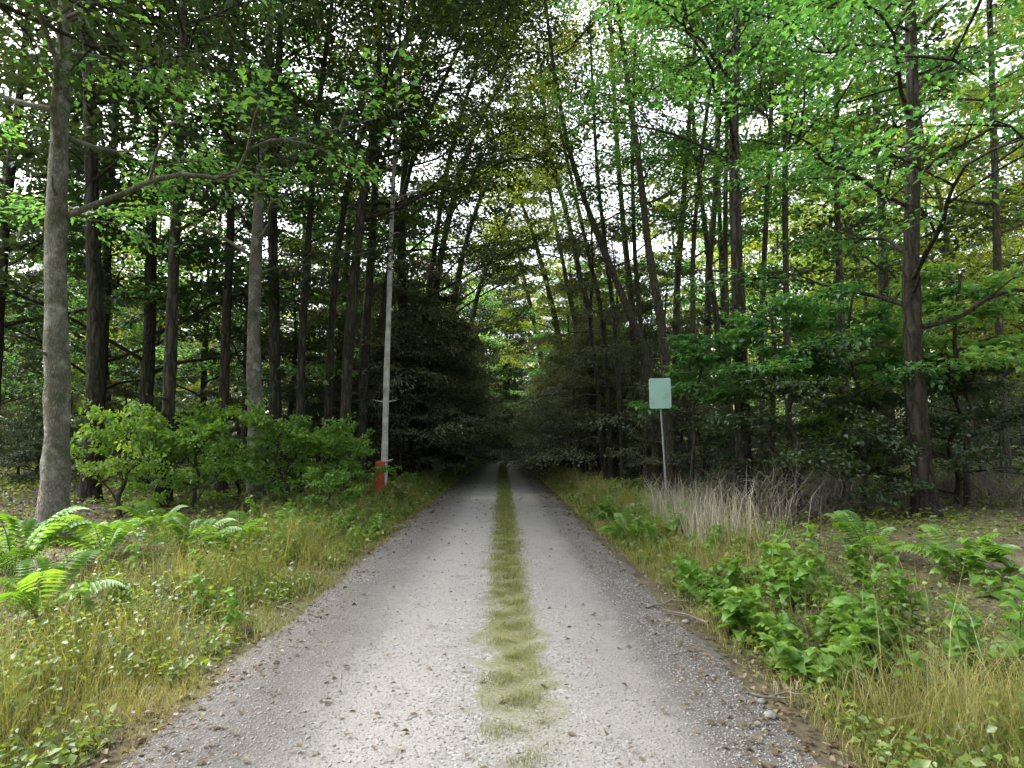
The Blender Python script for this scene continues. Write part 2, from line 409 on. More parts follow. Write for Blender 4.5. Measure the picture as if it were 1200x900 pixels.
# ------------------------------------------------------------------ ground sheet
def graded(a, b, n, p):
    t = np.linspace(-1, 1, n)
    return np.where(t < 0, -np.abs(t) ** p * -a, np.abs(t) ** p * b)
xs = graded(-260, 260, 241, 2.4)
ys = np.concatenate([np.linspace(-60, 0, 25)[:-1], np.linspace(0, 40, 140)[:-1], 40 + np.linspace(0, 1, 70) ** 2 * 320])
X, Y = np.meshgrid(xs, ys)
Z = ground_h(X, Y)
V = np.stack([X, Y, Z], -1).reshape(-1, 3)
nx, ny = len(xs), len(ys)
i = np.arange(ny - 1)[:, None]; j = np.arange(nx - 1)[None, :]
F = np.stack([i * nx + j, i * nx + j + 1, (i + 1) * nx + j + 1, (i + 1) * nx + j], -1).reshape(-1, 4)
tag(link('forest_floor', mesh_np('forest_floor', V, F, M['soil'], True)), 'leaf-strewn forest floor spreading under the trees on both sides', 'forest floor', kind='structure')

# ------------------------------------------------------------------ the gravel track
ry = np.concatenate([np.linspace(-25, 0, 40)[:-1], np.linspace(0, 30, 180)[:-1], np.linspace(30, 110, 160)])
ru = np.linspace(-1, 1, 41)
U_, Yr = np.meshgrid(ru, ry)
wl_ = HW + 0.28 + 0.05 * vnoise(Yr * 0 + 3.0, Yr, 0.8)
u = U_ * wl_
Xr = u + xc(Yr)
def road_z(x, y):
    x = np.asarray(x, float); y = np.asarray(y, float)
    uu = x - xc(y); au = np.abs(uu)
    z_ = 0.035 * (1 - np.clip(au / (HW + 0.28), 0, 1.1) ** 2) - 0.022 * np.exp(-((np.abs(uu - 0.2) - 0.85) / 0.35) ** 2) + 0.008 * vnoise(x * 2, y * 2, 1.0) + 0.006 * vnoise(x * 1.3 + 4, y * 0.7, 1.0)
    return z_ - 0.07 * np.clip((au - 1.35) / 0.6, 0, 1.2) ** 1.5 + 0.006 + 0.004 * np.clip(y - 45, 0, 80)
Zr = road_z(Xr, Yr)
nx, ny = len(ru), len(ry)
i = np.arange(ny - 1)[:, None]; j = np.arange(nx - 1)[None, :]
F = np.stack([i * nx + j, i * nx + j + 1, (i + 1) * nx + j + 1, (i + 1) * nx + j], -1).reshape(-1, 4)
me = mesh_np('gravel_track', np.stack([Xr, Yr, Zr], -1).reshape(-1, 3), F, M['road'], True)
uvl = me.uv_layers.new(name='UVMap')
li = np.empty(len(me.loops), dtype=np.int32); me.loops.foreach_get('vertex_index', li)
uvl.data.foreach_set('uv', np.stack([u.ravel()[li], Yr.ravel()[li]], -1).astype(np.float32).ravel())
tag(link('gravel_track', me), 'pale grey gravel forest track with a green strip down its middle', 'track', kind='structure')
# ------------------------------------------------------------------ trees
UP = np.array([0, 0, 1.0])
def grow(base, path, r0, r1, limbs, seed, leaf=0.10, per=42, spray=1.0, bias=None, t0=0.35, len0=4.5, len1=1.8, rise=(0.25, 0.75), sides=10, subs=5, droop=0.0, tilt=0.38, wood_sides=5, sub_len=0.45, t1=1.0, bias_k=0.8, density=1.0, flare=0.45, stubs=0):
    """-> trunk (V,F), list of limb (V,F), leaves (V,F); path points relative to the base"""
    r = np.random.default_rng(seed)
    path = catmull(path, 60)
    n = max(14, sides * 3)
    tt = np.linspace(0, 1, n) ** 1.5
    path = np.stack([np.interp(tt * 59, np.arange(60), path[:, q]) for q in range(3)], -1)
    rad = r0 * (1 - tt) ** 0.8 + r1
    rad = rad * (1 + 0.05 * np.sin(tt * 40 + seed) + 0.04 * np.sin(tt * 95 + seed * 2))
    tv = tube(path, rad, sides, 0.05, flare, r)
    if stubs:
        ac = Acc(); ac.add(*tv)
        for q in range(stubs):
            i0 = int(r.integers(n // 5, n * 3 // 4)); aa = r.uniform(0, 6.283)
            dd = np.array([math.cos(aa), math.sin(aa), r.uniform(0.0, 0.5)]); L = rad[i0] + r.uniform(0.08, 0.5)
            rs_ = min(rad[i0] * 0.3, 0.03) * r.uniform(0.5, 1)
            ac.add(*tube(np.array([path[i0], path[i0] + dd * L * .6, path[i0] + dd * L + r.standard_normal(3) * 0.03]), [rs_ * 1.5, rs_, rs_ * 0.6], 5))
        tv = (np.vstack(ac.V), np.vstack(ac.F))
    LB = []; C = []; D = []; S = []
    for k in range(limbs):
        t = t0 + (t1 - t0) * (k + r.uniform(0, 0.9)) / limbs
        f = t ** (1 / 1.5) * (n - 1); i0 = min(int(f), n - 2)
        p = path[i0] * (1 - (f - i0)) + path[i0 + 1] * (f - i0)
        az = k * 2.4 + r.uniform(-0.6, 0.6)
        d = np.array([math.cos(az), math.sin(az), 0])
        if bias is not None: d = unit(d + np.asarray(bias, float) * bias_k)
        tr = (t - t0) / max(1e-3, t1 - t0)
        L = (len0 * (1 - tr) + len1 * tr) * r.uniform(0.75, 1.2)
        e = r.uniform(*rise)
        pts = [p]
        m = 6
        side = np.array([-d[1], d[0], 0])
        bend = r.uniform(-0.25, 0.25)
        for q in range(1, m + 1):
            s = q / m
            pts.append(p + d * L * s + side * bend * L * s * s + UP * L * (e * s - (0.3 * e + droop) * s * s) + r.standard_normal(3) * 0.05 * L * s)
        pts = catmull(pts, 12)
        rb = min(rad[i0] * 0.45, 0.009 * L + 0.012)
        acc = Acc()
        acc.add(*tube(pts, rb * (1 - np.linspace(0, 0.88, 12)), wood_sides, 0.03, 0, r))
        for q in range(subs):
            s = 0.28 + 0.72 * (q + r.uniform(0, 0.8)) / subs
            ii = min(int(s * 11), 10)
            b = pts[ii]
            tg = unit(pts[ii + 1] - pts[ii])
            sg = 1 if q % 2 else -1
            dd = unit(tg * r.uniform(0.5, 1.0) + side * sg * r.uniform(0.5, 1.0) + UP * r.uniform(-0.1, 0.25))
            l2 = L * sub_len * (1.15 - 0.55 * s) * r.uniform(0.7, 1.2)
            mid = b + dd * l2 * 0.5 + UP * 0.05 * l2 + r.standard_normal(3) * 0.05 * l2
            end = b + dd * l2 - UP * (0.08 + droop) * l2
            acc.add(*tube(catmull([b, mid, end], 5), rb * 0.42 * np.array([1, .8, .6, .4, .15]) + 0.003, 4, 0, 0, r))
            for g in (0.35, 0.7, 1.0):
                if r.uniform() > density: continue
                c = b * (1 - g) + end * g + UP * 0.03
                ax = unit(dd + side * r.uniform(-0.8, 0.8) + UP * r.uniform(-0.25, 0.08))
                C.append(c); D.append(ax); S.append(spray * r.uniform(0.55, 1.15))
        C.append(pts[-1]); D.append(unit(pts[-1] - pts[-3])); S.append(spray)
        LB.append((np.vstack(acc.V), np.vstack(acc.F)))
    lv = spray_leaves(C, D, S, per, leaf, r, tilt)
    return tv, LB, lv

def make_tree(name, label, base, path, r0, r1, limbs, seed, bark, leafm, group=None, cat='tree', split=True, **kw):
    root = empty(name, base)
    tag(root, label, cat, group)
    tv, LB, lv = grow(None, path, r0, r1, limbs, seed, **kw)
    if split:
        t = link('trunk', mesh_np('trunk', *tv, bark, True), root)
        for lb in LB: link('branch', mesh_np('branch', *lb, bark, True), t)
    else:
        a = Acc(); a.add(*tv)
        for lb in LB: a.add(*lb)
        a.build('trunk', bark, root, True)
    c = link('crown', mesh_np('crown', *lv, leafm), root)
    return root

def traced(name, label, px_path, y, wpx, seed, bark, leafm, limbs=11, lean_y=0.0, top=None, base_px=None, **kw):
    """trunk traced along pixels, standing on the ground at distance y; the top is carried on upward"""
    b = G(px_path[0][0], y)
    pts = [np.array(b) - np.array([0, 0, 0.12])]
    for k, (px, py) in enumerate(px_path[1:]):
        yy = y + lean_y * (k + 1)
        pts.append(np.array(P(px, py, yy)))
    if top:                                   # carry on out of frame
        d = unit(pts[-1] - pts[-2]); d = unit(d + UP * 0.6)
        pts.append(pts[-1] + d * top * 0.5); pts.append(pts[-1] + unit(d + UP) * top * 0.5)
    pts = np.array(pts); base = pts[0].copy()
    r0 = wpx * y / F_PX / 2
    kw['leaf'] = kw.get('leaf', 0.10) * 1.3
    kw['t0'] = kw.get('t0', 0.35) * 0.85
    limbs = int(limbs * 1.5)
    kw.setdefault('stubs', 7); kw.setdefault('sides', 14 if wpx * 1.0 > 12 else 10)
    return make_tree(name, label, tuple(base), pts - base, r0, 0.02, limbs, seed, bark, leafm, **kw)

occupied = []
def T(*a, **k):
    o = traced(*a, **k); occupied.append((o.location.x, o.location.y)); return o

TO_ROAD_R = (0.9, -0.2, 0.1); TO_ROAD_L = (-0.9, -0.2, 0.1)
bd, bp_, bt = M['bark_dark'], M['bark_pale'], M['bark_thin']
# --- left of the track
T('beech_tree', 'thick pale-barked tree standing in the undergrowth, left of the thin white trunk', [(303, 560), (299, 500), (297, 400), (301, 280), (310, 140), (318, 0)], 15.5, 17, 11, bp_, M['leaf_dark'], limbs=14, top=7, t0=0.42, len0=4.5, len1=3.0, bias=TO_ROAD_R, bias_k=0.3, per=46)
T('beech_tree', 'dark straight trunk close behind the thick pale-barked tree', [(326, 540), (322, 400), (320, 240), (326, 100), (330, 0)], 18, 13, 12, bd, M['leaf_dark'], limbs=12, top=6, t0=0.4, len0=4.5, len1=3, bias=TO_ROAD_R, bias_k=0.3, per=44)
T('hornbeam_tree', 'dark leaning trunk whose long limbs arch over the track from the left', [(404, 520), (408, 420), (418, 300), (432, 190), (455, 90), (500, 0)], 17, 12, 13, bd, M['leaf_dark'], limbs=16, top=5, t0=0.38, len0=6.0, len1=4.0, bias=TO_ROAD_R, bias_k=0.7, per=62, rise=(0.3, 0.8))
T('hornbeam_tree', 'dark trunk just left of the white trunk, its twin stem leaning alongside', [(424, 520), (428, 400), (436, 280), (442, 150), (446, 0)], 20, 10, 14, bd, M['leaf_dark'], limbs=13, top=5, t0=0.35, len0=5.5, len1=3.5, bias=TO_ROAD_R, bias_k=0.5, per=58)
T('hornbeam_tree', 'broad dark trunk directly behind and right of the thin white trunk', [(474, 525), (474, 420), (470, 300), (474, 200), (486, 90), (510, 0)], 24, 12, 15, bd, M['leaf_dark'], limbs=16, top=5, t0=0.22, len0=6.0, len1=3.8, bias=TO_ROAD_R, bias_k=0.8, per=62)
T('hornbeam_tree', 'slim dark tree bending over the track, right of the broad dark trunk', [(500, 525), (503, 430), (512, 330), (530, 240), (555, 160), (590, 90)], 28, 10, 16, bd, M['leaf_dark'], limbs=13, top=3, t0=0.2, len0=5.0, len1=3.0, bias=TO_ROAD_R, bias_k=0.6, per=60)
T('birch_tree', 'thin white-barked trunk rising behind the short red post', [(450, 577), (451, 520), (453, 440), (456, 350), (459, 262), (463, 170), (468, 60)], 18.4, 6.6, 17, M['bark_birch'], M['leaf_olive'], limbs=9, top=3, t0=0.62, len0=2.4, len1=1.2, per=26, sides=9)
T('beech_tree', 'big trunk at the far left edge of the view, nearest of all the trees', [(72, 640), (68, 480), (66, 300), (72, 120), (78, -20)], 8.6, 26, 18, bp_, M['leaf_bright'], limbs=12, top=8, t0=0.4, len0=4.2, len1=3, per=44, leaf=0.09)
T('hornbeam_tree', 'dark trunk between the nearest left tree and the thick pale-barked tree', [(196, 560), (200, 420), (206, 250), (214, 90), (216, 0)], 13, 13, 19, bd, M['leaf_dark'], limbs=13, top=6, t0=0.36, len0=4.6, len1=3, bias=TO_ROAD_R, bias_k=0.3, per=46)
T('hornbeam_tree', 'second dark trunk from the left edge, beside the nearest left tree', [(110, 570), (112, 420), (108, 250), (104, 90), (100, 0)], 14, 18, 20, bd, M['leaf_dark'], limbs=12, top=6, t0=0.4, len0=4.4, len1=3, per=44)
# --- right of the track
T('ash_tree', 'thin trunk leaning left over the verge, foot just left of the sign', [(770, 520), (760, 432), (735, 362), (710, 300), (687, 240), (668, 180), (652, 100), (640, 10)], 19, 9, 31, bt, M['leaf_olive'], limbs=11, top=3, t0=0.45, len0=3.0, len1=1.8, per=26, density=0.7)
T('ash_tree', 'slender leaning trunk nearest the track on its right side', [(700, 520), (692, 390), (680, 325), (664, 250), (646, 185), (636, 110)], 27, 8, 32, bt, M['leaf_olive'], limbs=10, top=3, t0=0.4, len0=3.2, len1=1.8, per=24, density=0.7)
T('ash_tree', 'thin dark upright trunk rising right behind the sign plate', [(786, 520), (777, 402), (766, 330), (757, 270), (749, 195), (736, 100), (724, 10)], 16.5, 9.5, 33, bt, M['leaf_bright'], limbs=11, top=4, t0=0.5, len0=3.0, len1=1.8, per=30, density=0.75)
T('ash_tree', 'slim trunk between the two leaning trunks left of the sign', [(748, 520), (740, 360), (731, 270), (722, 150), (716, 30)], 24, 7, 34, bt, M['leaf_olive'], limbs=10, top=3, t0=0.45, len0=3.0, len1=1.8, per=24, density=0.7)
T('ash_tree', 'slender trunk leaning slightly right, first one right of the sign', [(790, 520), (793, 355), (800, 250), (808, 140), (818, 0)], 22, 8, 35, bt, M['leaf_bright'], limbs=12, top=4, t0=0.4, len0=3.4, len1=2.2, per=36)
T('ash_tree', 'slender trunk midway between the sign and the dark straight trunk on the right', [(826, 520), (830, 330), (838, 230), (842, 100), (846, 0)], 25, 8, 36, bt, M['leaf_bright'], limbs=12, top=4, t0=0.38, len0=3.6, len1=2.4, per=36)
T('oak_tree', 'dark straight thick trunk well to the right of the sign', [(870, 545), (867, 400), (862, 270), (860, 110), (866, -10)], 13.5, 16, 37, bd, M['leaf_bright'], limbs=13, top=6, t0=0.42, len0=4.0, len1=2.8, per=42, leaf=0.095)
T('ash_tree', 'thin straight trunk right of the dark straight thick trunk', [(924, 530), (922, 380), (920, 180), (924, 40)], 17, 7, 38, bt, M['leaf_bright'], limbs=11, top=4, t0=0.4, len0=3.4, len1=2.2, per=38)
T('oak_tree', 'big dark trunk near the right edge of the view, low branches spreading', [(1080, 600), (1074, 480), (1068, 330), (1070, 150), (1066, 0)], 10.5, 23, 39, bd, M['leaf_bright'], limbs=14, top=6, t0=0.3, len0=4.0, len1=2.8, per=44, leaf=0.09)
T('ash_tree', 'slim trunk at the far right edge of the view', [(1176, 560), (1172, 400), (1166, 200), (1160, 20)], 15, 9, 40, bt, M['leaf_bright'], limbs=12, top=5, t0=0.36, len0=3.6, len1=2.4, per=40)
T('ash_tree', 'slim trunk between the thin straight trunk and the big right-edge trunk', [(990, 540), (986, 380), (980, 200), (982, 40)], 19, 8, 41, bt, M['leaf_olive'], limbs=12, top=5, t0=0.36, len0=3.8, len1=2.4, per=40)

# --- thin stems between them
for nm, lab, pth, yy, w_, sd_, mt, bias_ in (
    ('ash_tree', 'very thin stem leaning left, second from the track on the right', [(716, 520), (706, 380), (690, 300), (672, 220), (656, 150)], 23, 5.5, 71, 'leaf_olive', TO_ROAD_L),
    ('ash_tree', 'very thin stem crossing the leaning trunks left of the sign', [(730, 520), (722, 400), (712, 310), (700, 200), (694, 90)], 21, 5, 72, 'leaf_olive', TO_ROAD_L),
    ('ash_tree', 'very thin stem close to the left of the sign plate, rising straight', [(757, 520), (752, 400), (744, 300), (741, 180), (744, 40)], 20, 5, 73, 'leaf_bright', TO_ROAD_L),
    ('ash_tree', 'thin curved stem just right of the sign plate', [(806, 520), (812, 400), (812, 300), (822, 180), (838, 60)], 18, 5.5, 74, 'leaf_bright', TO_ROAD_L),
    ('ash_tree', 'thin stem leaning left between the sign and the dark straight trunk', [(850, 520), (842, 400), (830, 300), (816, 180), (806, 60)], 20, 6, 75, 'leaf_olive', TO_ROAD_L),
    ('ash_tree', 'thin stem close left of the dark straight thick trunk', [(858, 520), (852, 380), (850, 250), (852, 120), (846, 20)], 18, 5.5, 76, 'leaf_bright', TO_ROAD_L),
    ('ash_tree', 'thin stem close right of the dark straight thick trunk', [(894, 525), (892, 400), (898, 250), (904, 110), (900, 0)], 18.5, 6, 77, 'leaf_bright', TO_ROAD_L),
    ('ash_tree', 'slanting thin stem by the right edge of the distant track', [(684, 520), (676, 400), (664, 330), (650, 260), (640, 200)], 30, 6, 78, 'leaf_olive', TO_ROAD_L),
    ('hornbeam_tree', 'thin dark stem leaning right, left of the arching dark trunk', [(384, 520), (388, 400), (398, 280), (420, 170), (470, 60)], 18.5, 8, 79, 'leaf_dark', TO_ROAD_R),
    ('hornbeam_tree', 'thin dark stem between the pale-barked tree and the arching dark trunk', [(352, 525), (354, 400), (362, 270), (372, 140), (388, 10)], 17.5, 9, 80, 'leaf_dark', TO_ROAD_R),
    ('hornbeam_tree', 'thin dark stem crossing behind the white trunk', [(440, 522), (446, 400), (462, 280), (492, 160), (540, 50)], 22, 8, 81, 'leaf_dark', TO_ROAD_R),
    ('hornbeam_tree', 'thin dark stem right of the broad dark trunk, leaning to the track', [(488, 524), (494, 420), (508, 300), (528, 180), (560, 70)], 25, 8, 82, 'leaf_dark', TO_ROAD_R),
    ('hornbeam_tree', 'thin dark stem left of the thick pale-barked tree', [(262, 540), (264, 400), (270, 260), (268, 120), (276, 0)], 17, 10, 83, 'leaf_dark', TO_ROAD_R)):
    T(nm, lab, pth, yy, w_, sd_, bt if mt != 'leaf_dark' else bd, M[mt], limbs=8, top=3, t0=0.36, len0=3.0, len1=1.8, bias=bias_, bias_k=0.4, per=42 if mt != 'leaf_olive' else 28, density=1.0 if mt != 'leaf_olive' else 0.6, stubs=3)
# --- arching over the track farther on
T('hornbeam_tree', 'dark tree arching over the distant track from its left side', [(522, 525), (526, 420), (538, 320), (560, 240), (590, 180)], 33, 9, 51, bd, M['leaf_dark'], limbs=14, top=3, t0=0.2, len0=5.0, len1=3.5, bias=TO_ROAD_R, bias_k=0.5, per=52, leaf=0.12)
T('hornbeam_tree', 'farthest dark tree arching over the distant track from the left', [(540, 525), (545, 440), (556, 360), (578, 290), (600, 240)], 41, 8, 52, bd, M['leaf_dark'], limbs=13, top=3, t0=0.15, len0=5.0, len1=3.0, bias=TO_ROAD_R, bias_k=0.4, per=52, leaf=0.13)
T('hornbeam_tree', 'light-leaved tree leaning over the distant track from its right side', [(668, 525), (660, 430), (645, 350), (626, 280), (612, 240)], 34, 8, 53, bt, M['leaf_olive'], limbs=12, top=2, t0=0.2, len0=3.6, len1=2.0, bias=TO_ROAD_L, bias_k=0.4, per=44, leaf=0.12)
T('hornbeam_tree', 'farther light-leaved tree leaning over the distant track from the right', [(640, 525), (636, 440), (624, 370), (610, 310)], 44, 7, 54, bt, M['leaf_olive'], limbs=12, top=3, t0=0.15, len0=3.6, len1=2.0, bias=TO_ROAD_L, bias_k=0.4, per=46, leaf=0.13)
# --- two trees whose trunks stand outside the view and whose limbs reach into it
for nm, lab, bx, by, hx, seed, mt, bk in (('oak_tree', 'bright green overhanging boughs at the top right, trunk outside the view', 5.6, 3.2, -0.55, 61, M['leaf_bright'], bd),
                                      ('hornbeam_tree', 'dark overhanging boughs at the top left, trunk outside the view', -6.2, 4.2, 0.45, 62, M['leaf_dark'], bd)):
    pth = np.array([(0, 0, -0.15), (0.1, 0.1, 3), (0.0, 0.3, 6), (0.15, 0.5, 9), (0.2, 0.8, 13)])
    make_tree(nm, lab, (bx, by, gh(bx, by)), pth, 0.24, 0.03, 17, seed, bk, mt, t0=0.42, len0=6.0, len1=4.0, bias=(hx, 0.9, 0.0), bias_k=0.9, per=46, leaf=0.10, rise=(0.25, 0.6))
    occupied.append((bx, by))

# --- trees farther back, copied from a few grown ones
def proto(seed, hgt, leafm, bark, **kw):
    r = np.random.default_rng(seed)
    p = [(0, 0, -0.15)]
    lx, ly = r.uniform(-0.06, 0.06, 2)
    for q in range(1, 6):
        z = hgt * q / 5
        p.append((lx * z + r.uniform(-.15, .15), ly * z + r.uniform(-.15, .15), z))
    root = make_tree('proto', 'x y z w', (0, 0, 0), np.array(p), kw.pop('r0', 0.17), 0.02, kw.pop('limbs', 16), seed, bark, leafm, split=False, sides=8, wood_sides=4, **kw)
    return root
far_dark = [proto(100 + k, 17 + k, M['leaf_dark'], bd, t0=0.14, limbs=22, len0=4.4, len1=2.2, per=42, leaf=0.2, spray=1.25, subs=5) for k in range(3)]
far_light = [proto(110 + k, 15 + k, [M['leaf_bright'], M['leaf_olive'], M['leaf_bright'], M['leaf_olive']][k], bt, r0=0.13, limbs=22, t0=0.12, len0=3.6, len1=2.0, per=34, leaf=0.2, spray=1.2, subs=5, density=0.72) for k in range(4)]
young = [proto(120 + k, 6.0 + 1.2 * k, [M['leaf_shade'], M['leaf_dark'], M['leaf_shade']][k], bd, r0=0.07, limbs=20, t0=0.07, len0=2.9, len1=0.6, per=40, leaf=0.085, spray=0.75, rise=(0.02, 0.3), droop=0.12, tilt=0.22, subs=6) for k in range(3)]
bush_proto = [proto(130 + k, 2.6 + 0.5 * k, [M['leaf_dark'], M['leaf_shade']][k], bd, r0=0.035, limbs=14, t0=0.08, len0=1.5, len1=0.6, per=40, leaf=0.075, spray=0.5, rise=(0.2, 0.7), subs=5) for k in range(2)]
used = set()
def put(pr, name, loc, s, rz, label, group, cat='tree'):
    if id(pr) not in used:
        used.add(id(pr)); o = pr; 
    else:
        o = copy_tree(pr)
    o.name = name; o.location = loc; o.scale = (s, s, s); o.rotation_euler = (0, 0, rz)
    tag(o, label, cat, group)
    return o

def px_of(x, y, z=3.0):
    v = CAMROT.transposed() @ (Vector((x, y, z)) - Vector((0, 0, CAM_H)))
    return 600 + F_PX * v.x / -v.z
MARKS = [(-300, 'beyond the left edge, outside the nearest left tree'), (70, 'behind the big trunk at the far left'), (150, 'behind the second dark trunk from the left edge'),
         (210, 'behind the dark trunk left of the pale-barked tree'), (262, 'just left of the thick pale-barked tree'), (310, 'behind the thick pale-barked tree'), (362, 'between the pale-barked tree and the leaning dark trunks'),
         (412, 'behind the leaning dark trunks left of the white trunk'), (455, 'behind the thin white trunk'), (490, 'right of the broad dark trunk by the white trunk'),
         (530, 'at the left edge of the distant track'), (590, 'straight over the end of the track'), (640, 'at the right edge of the distant track'), (690, 'behind the slender leaning trunks right of the track'),
         (740, 'left of the sign'), (785, 'behind the sign'), (830, 'between the sign and the dark straight trunk'), (870, 'behind the dark straight thick trunk'),
         (922, 'behind the thin straight trunk at the right'), (985, 'left of the big right-edge trunk'), (1070, 'behind the big right-edge trunk'), (1170, 'at the far right edge')]
ORD = ['nearest', 'second nearest', 'third nearest', 'fourth nearest', 'fifth nearest', 'sixth nearest', 'seventh nearest', 'eighth nearest', 'ninth nearest', 'tenth nearest', 'eleventh nearest', 'twelfth nearest', 'thirteenth nearest', 'fourteenth nearest', 'fifteenth nearest', 'sixteenth nearest', 'seventeenth nearest', 'eighteenth nearest', 'nineteenth nearest', 'twentieth nearest']
def relabel(objs, what):
    bins = {}
    for o in objs:
        px = px_of(o.location.x, o.location.y)
        k = min(range(len(MARKS)), key=lambda q: abs(MARKS[q][0] - px))
        bins.setdefault((k, what(o)), []).append(o)
    for (k, w), lst in bins.items():
        lst.sort(key=lambda o: o.location.y)
        for q, o in enumerate(lst):
            o['label'] = (('the only ' if len(lst) == 1 else ORD[min(q, 19)] + ' ') + w + ' ' + MARKS[k][1])
r = np.random.default_rng(5)
spots = []
def clear(x, y, dmin):
    return all((x - a) ** 2 + (y - b) ** 2 > dmin ** 2 for a, b in occupied)
tries = 0
while len(spots) < 132 and tries < 9000:
    tries += 1
    y = 16 + 62 * r.uniform() ** 0.8
    x = r.uniform(-0.98, 0.98) * y
    uu = x - float(xc(y))
    if abs(uu) < (4.2 if y < 50 else 3.4): continue
    if not clear(x, y, 3.0 if x < 0 else 4.0): continue
    occupied.append((x, y)); spots.append((x, y))
# close the bend of the track with trees straight ahead
for x, y in ((-2.6, 60), (-0.4, 66), (-2.0, 70), (0.6, 74), (-1.0, 80), (3.2, 86), (-4.5, 76), (6.5, 80), (-6, 68), (2.2, 78), (5.0, 50), (7.4, 55), (9.8, 51), (6.6, 61), (10.5, 60), (5.4, 45), (4.8, 38), (7.2, 41), (9.0, 45), (4.9, 33.5), (7.4, 35), (9.6, 38)):
    spots.append((x, y))
ft = []
for k, (x, y) in enumerate(spots):
    ang = x / y
    z = gh(x, y) - 0.05
    if ang < -0.03:
        pr = far_dark[k % 3] if r.uniform() < 0.5 else far_light[k % 4]
        s = r.uniform(0.85, 1.2)
        if ang < -0.5: lab, grp = 'dark slim tree in the wood at the far left', 'trees deep in the wood, far left'
        elif ang < -0.24: lab, grp = 'dark slim tree deep in the wood behind the pale-barked tree', 'trees deep in the wood, mid left'
        else: lab, grp = 'dark slim tree in the row lining the left of the distant track', 'trees lining the distant track, left'
    elif ang < 0.05:
        pr = far_dark[k % 3]; s = r.uniform(1.15, 1.45)
        lab, grp = 'dark tree standing across the far end of the track', 'trees at the end of the track'
    else:
        pr = far_light[k % 4] if r.uniform() < 0.85 else far_dark[k % 3]
        s = r.uniform(0.8, 1.15)
        if 0.06 < ang < 0.31: s = min(s, 0.80) if y < 46 and abs(x - 7) < 3 else min(s, 0.36 * y / 17.0 if y > 30 else 0.6)
        else: s *= 1.25
        if ang > 0.52: lab, grp = 'slim green-leaved tree in the wood at the far right', 'trees deep in the wood, far right'
        elif ang > 0.28: lab, grp = 'slim green-leaved tree deep in the wood right of the sign', 'trees deep in the wood, mid right'
        else: lab, grp = 'slim light-leaved tree in the wood between the sign and the track', 'trees lining the distant track, right'
    o = put(pr, 'forest_tree', (x, y, z), s, r.uniform(0, 6.28), lab, grp); ft.append((o, pr))
for k in range(16):                        # wood behind the viewpoint: unseen trees added to darken the trunk fronts
    x = (3.8 + 2.6 * (k % 4)) * (1 if k % 2 else -1) + r.uniform(-.6, .6); y = -6.8 - 5.0 * (k // 4) + r.uniform(-1.2, 1.2)
    o = put(far_dark[k % 3] if x < 0 else far_light[k % 4], 'forest_tree', (x, y, gh(x, y) - 0.05), r.uniform(0.9, 1.1), r.uniform(0, 6.28), 'unseen shading tree %s behind the viewpoint, %s row back from it' % ('left' if x < 0 else 'right', ['first', 'second', 'third', 'fourth'][k // 4] + (' inner' if k % 4 < 2 else ' outer')), 'unseen shading trees behind the viewpoint')
tone = {o.as_pointer(): ('dark tree' if pr in far_dark else 'light-leaved tree') for o, pr in ft}
relabel([o for o, _ in ft], lambda o: tone[o.as_pointer()])

# young trees with low flat sprays closing the tunnel, and dark undergrowth below the trunks
r = np.random.default_rng(15)
yl = []
for y in np.arange(22, 62, 3.2):
    for sd_ in (-1, 1):
        for w_ in range(2):
            x = float(xc(y)) + sd_ * (3.0 + w_ * 3.0 + r.uniform(-0.4, 0.9)) + (0.6 if sd_ > 0 else -0.3)
            yl.append((x, y + r.uniform(-1, 1), sd_))
for y in (58, 62, 66, 70): 
    for x in (-4.0, -2.6, -1.0, 1.0): yl.append((x + r.uniform(-.5, .5), y, 0))
yo = []
for k, (x, y, sd_) in enumerate(yl):
    lab = {-1: 'young understorey tree with flat low sprays along the left of the track', 1: 'young understorey tree with flat low sprays along the right of the track', 0: 'young understorey tree closing the dark end of the track'}[sd_]
    yo.append(put(young[k % 3], 'young_tree', (x, y, gh(x, y) - 0.05), r.uniform(0.8, 1.25), r.uniform(0, 6.28), lab, 'young understorey trees, ' + {-1: 'left', 1: 'right', 0: 'far end'}[sd_]))
relabel(yo, lambda o: 'low young tree')
sweep = [proto(160 + k, 9.0 + k, M['leaf_shade'], bd, r0=0.11, limbs=24, t0=0.10, len0=5.2, len1=1.6, per=44, leaf=0.12, spray=1.0, rise=(0.0, 0.22), droop=0.10, tilt=0.2, subs=7, sub_len=0.38, bias=(1, 0, 0), bias_k=0.55) for k in range(2)]
so = []
for k, (y, u_) in enumerate(((23.5, -4.6), (25.5, 4.8), (28, -4.2), (30.5, 4.4), (33, -4.0), (36, 4.2), (38.5, -3.8), (42, 4.2), (45, -3.6), (49, 3.8), (52, -3.6), (24, -8.5))):
    x = float(xc(y)) + u_
    so.append(put(sweep[k % 2], 'low_branched_tree', (x, y, gh(x, y) - 0.05), r.uniform(0.85, 1.1) * (1.0 if u_ < 0 else 0.7), (0 if u_ < 0 else math.pi) + r.uniform(-.5, .5), 'x', 'low-branched trees sweeping over the track'))
relabel(so, lambda o: 'low-branched tree')
bl = []
tries = 0
while len(bl) < 90 and tries < 5000:
    tries += 1
    y = r.uniform(11, 46); x = r.uniform(-0.98, 0.98) * y
    uu = x - float(xc(y))
    if uu < 0 and uu > -6.5: continue
    if 0 <= uu < 4.6 + (0.0 if y > 14 else 1.0): continue
    if x < 0 and y < 16: continue
    if any((x - a) ** 2 + (y - b) ** 2 < 1.7 ** 2 for a, b in bl): continue
    bl.append((x, y))
bo = []
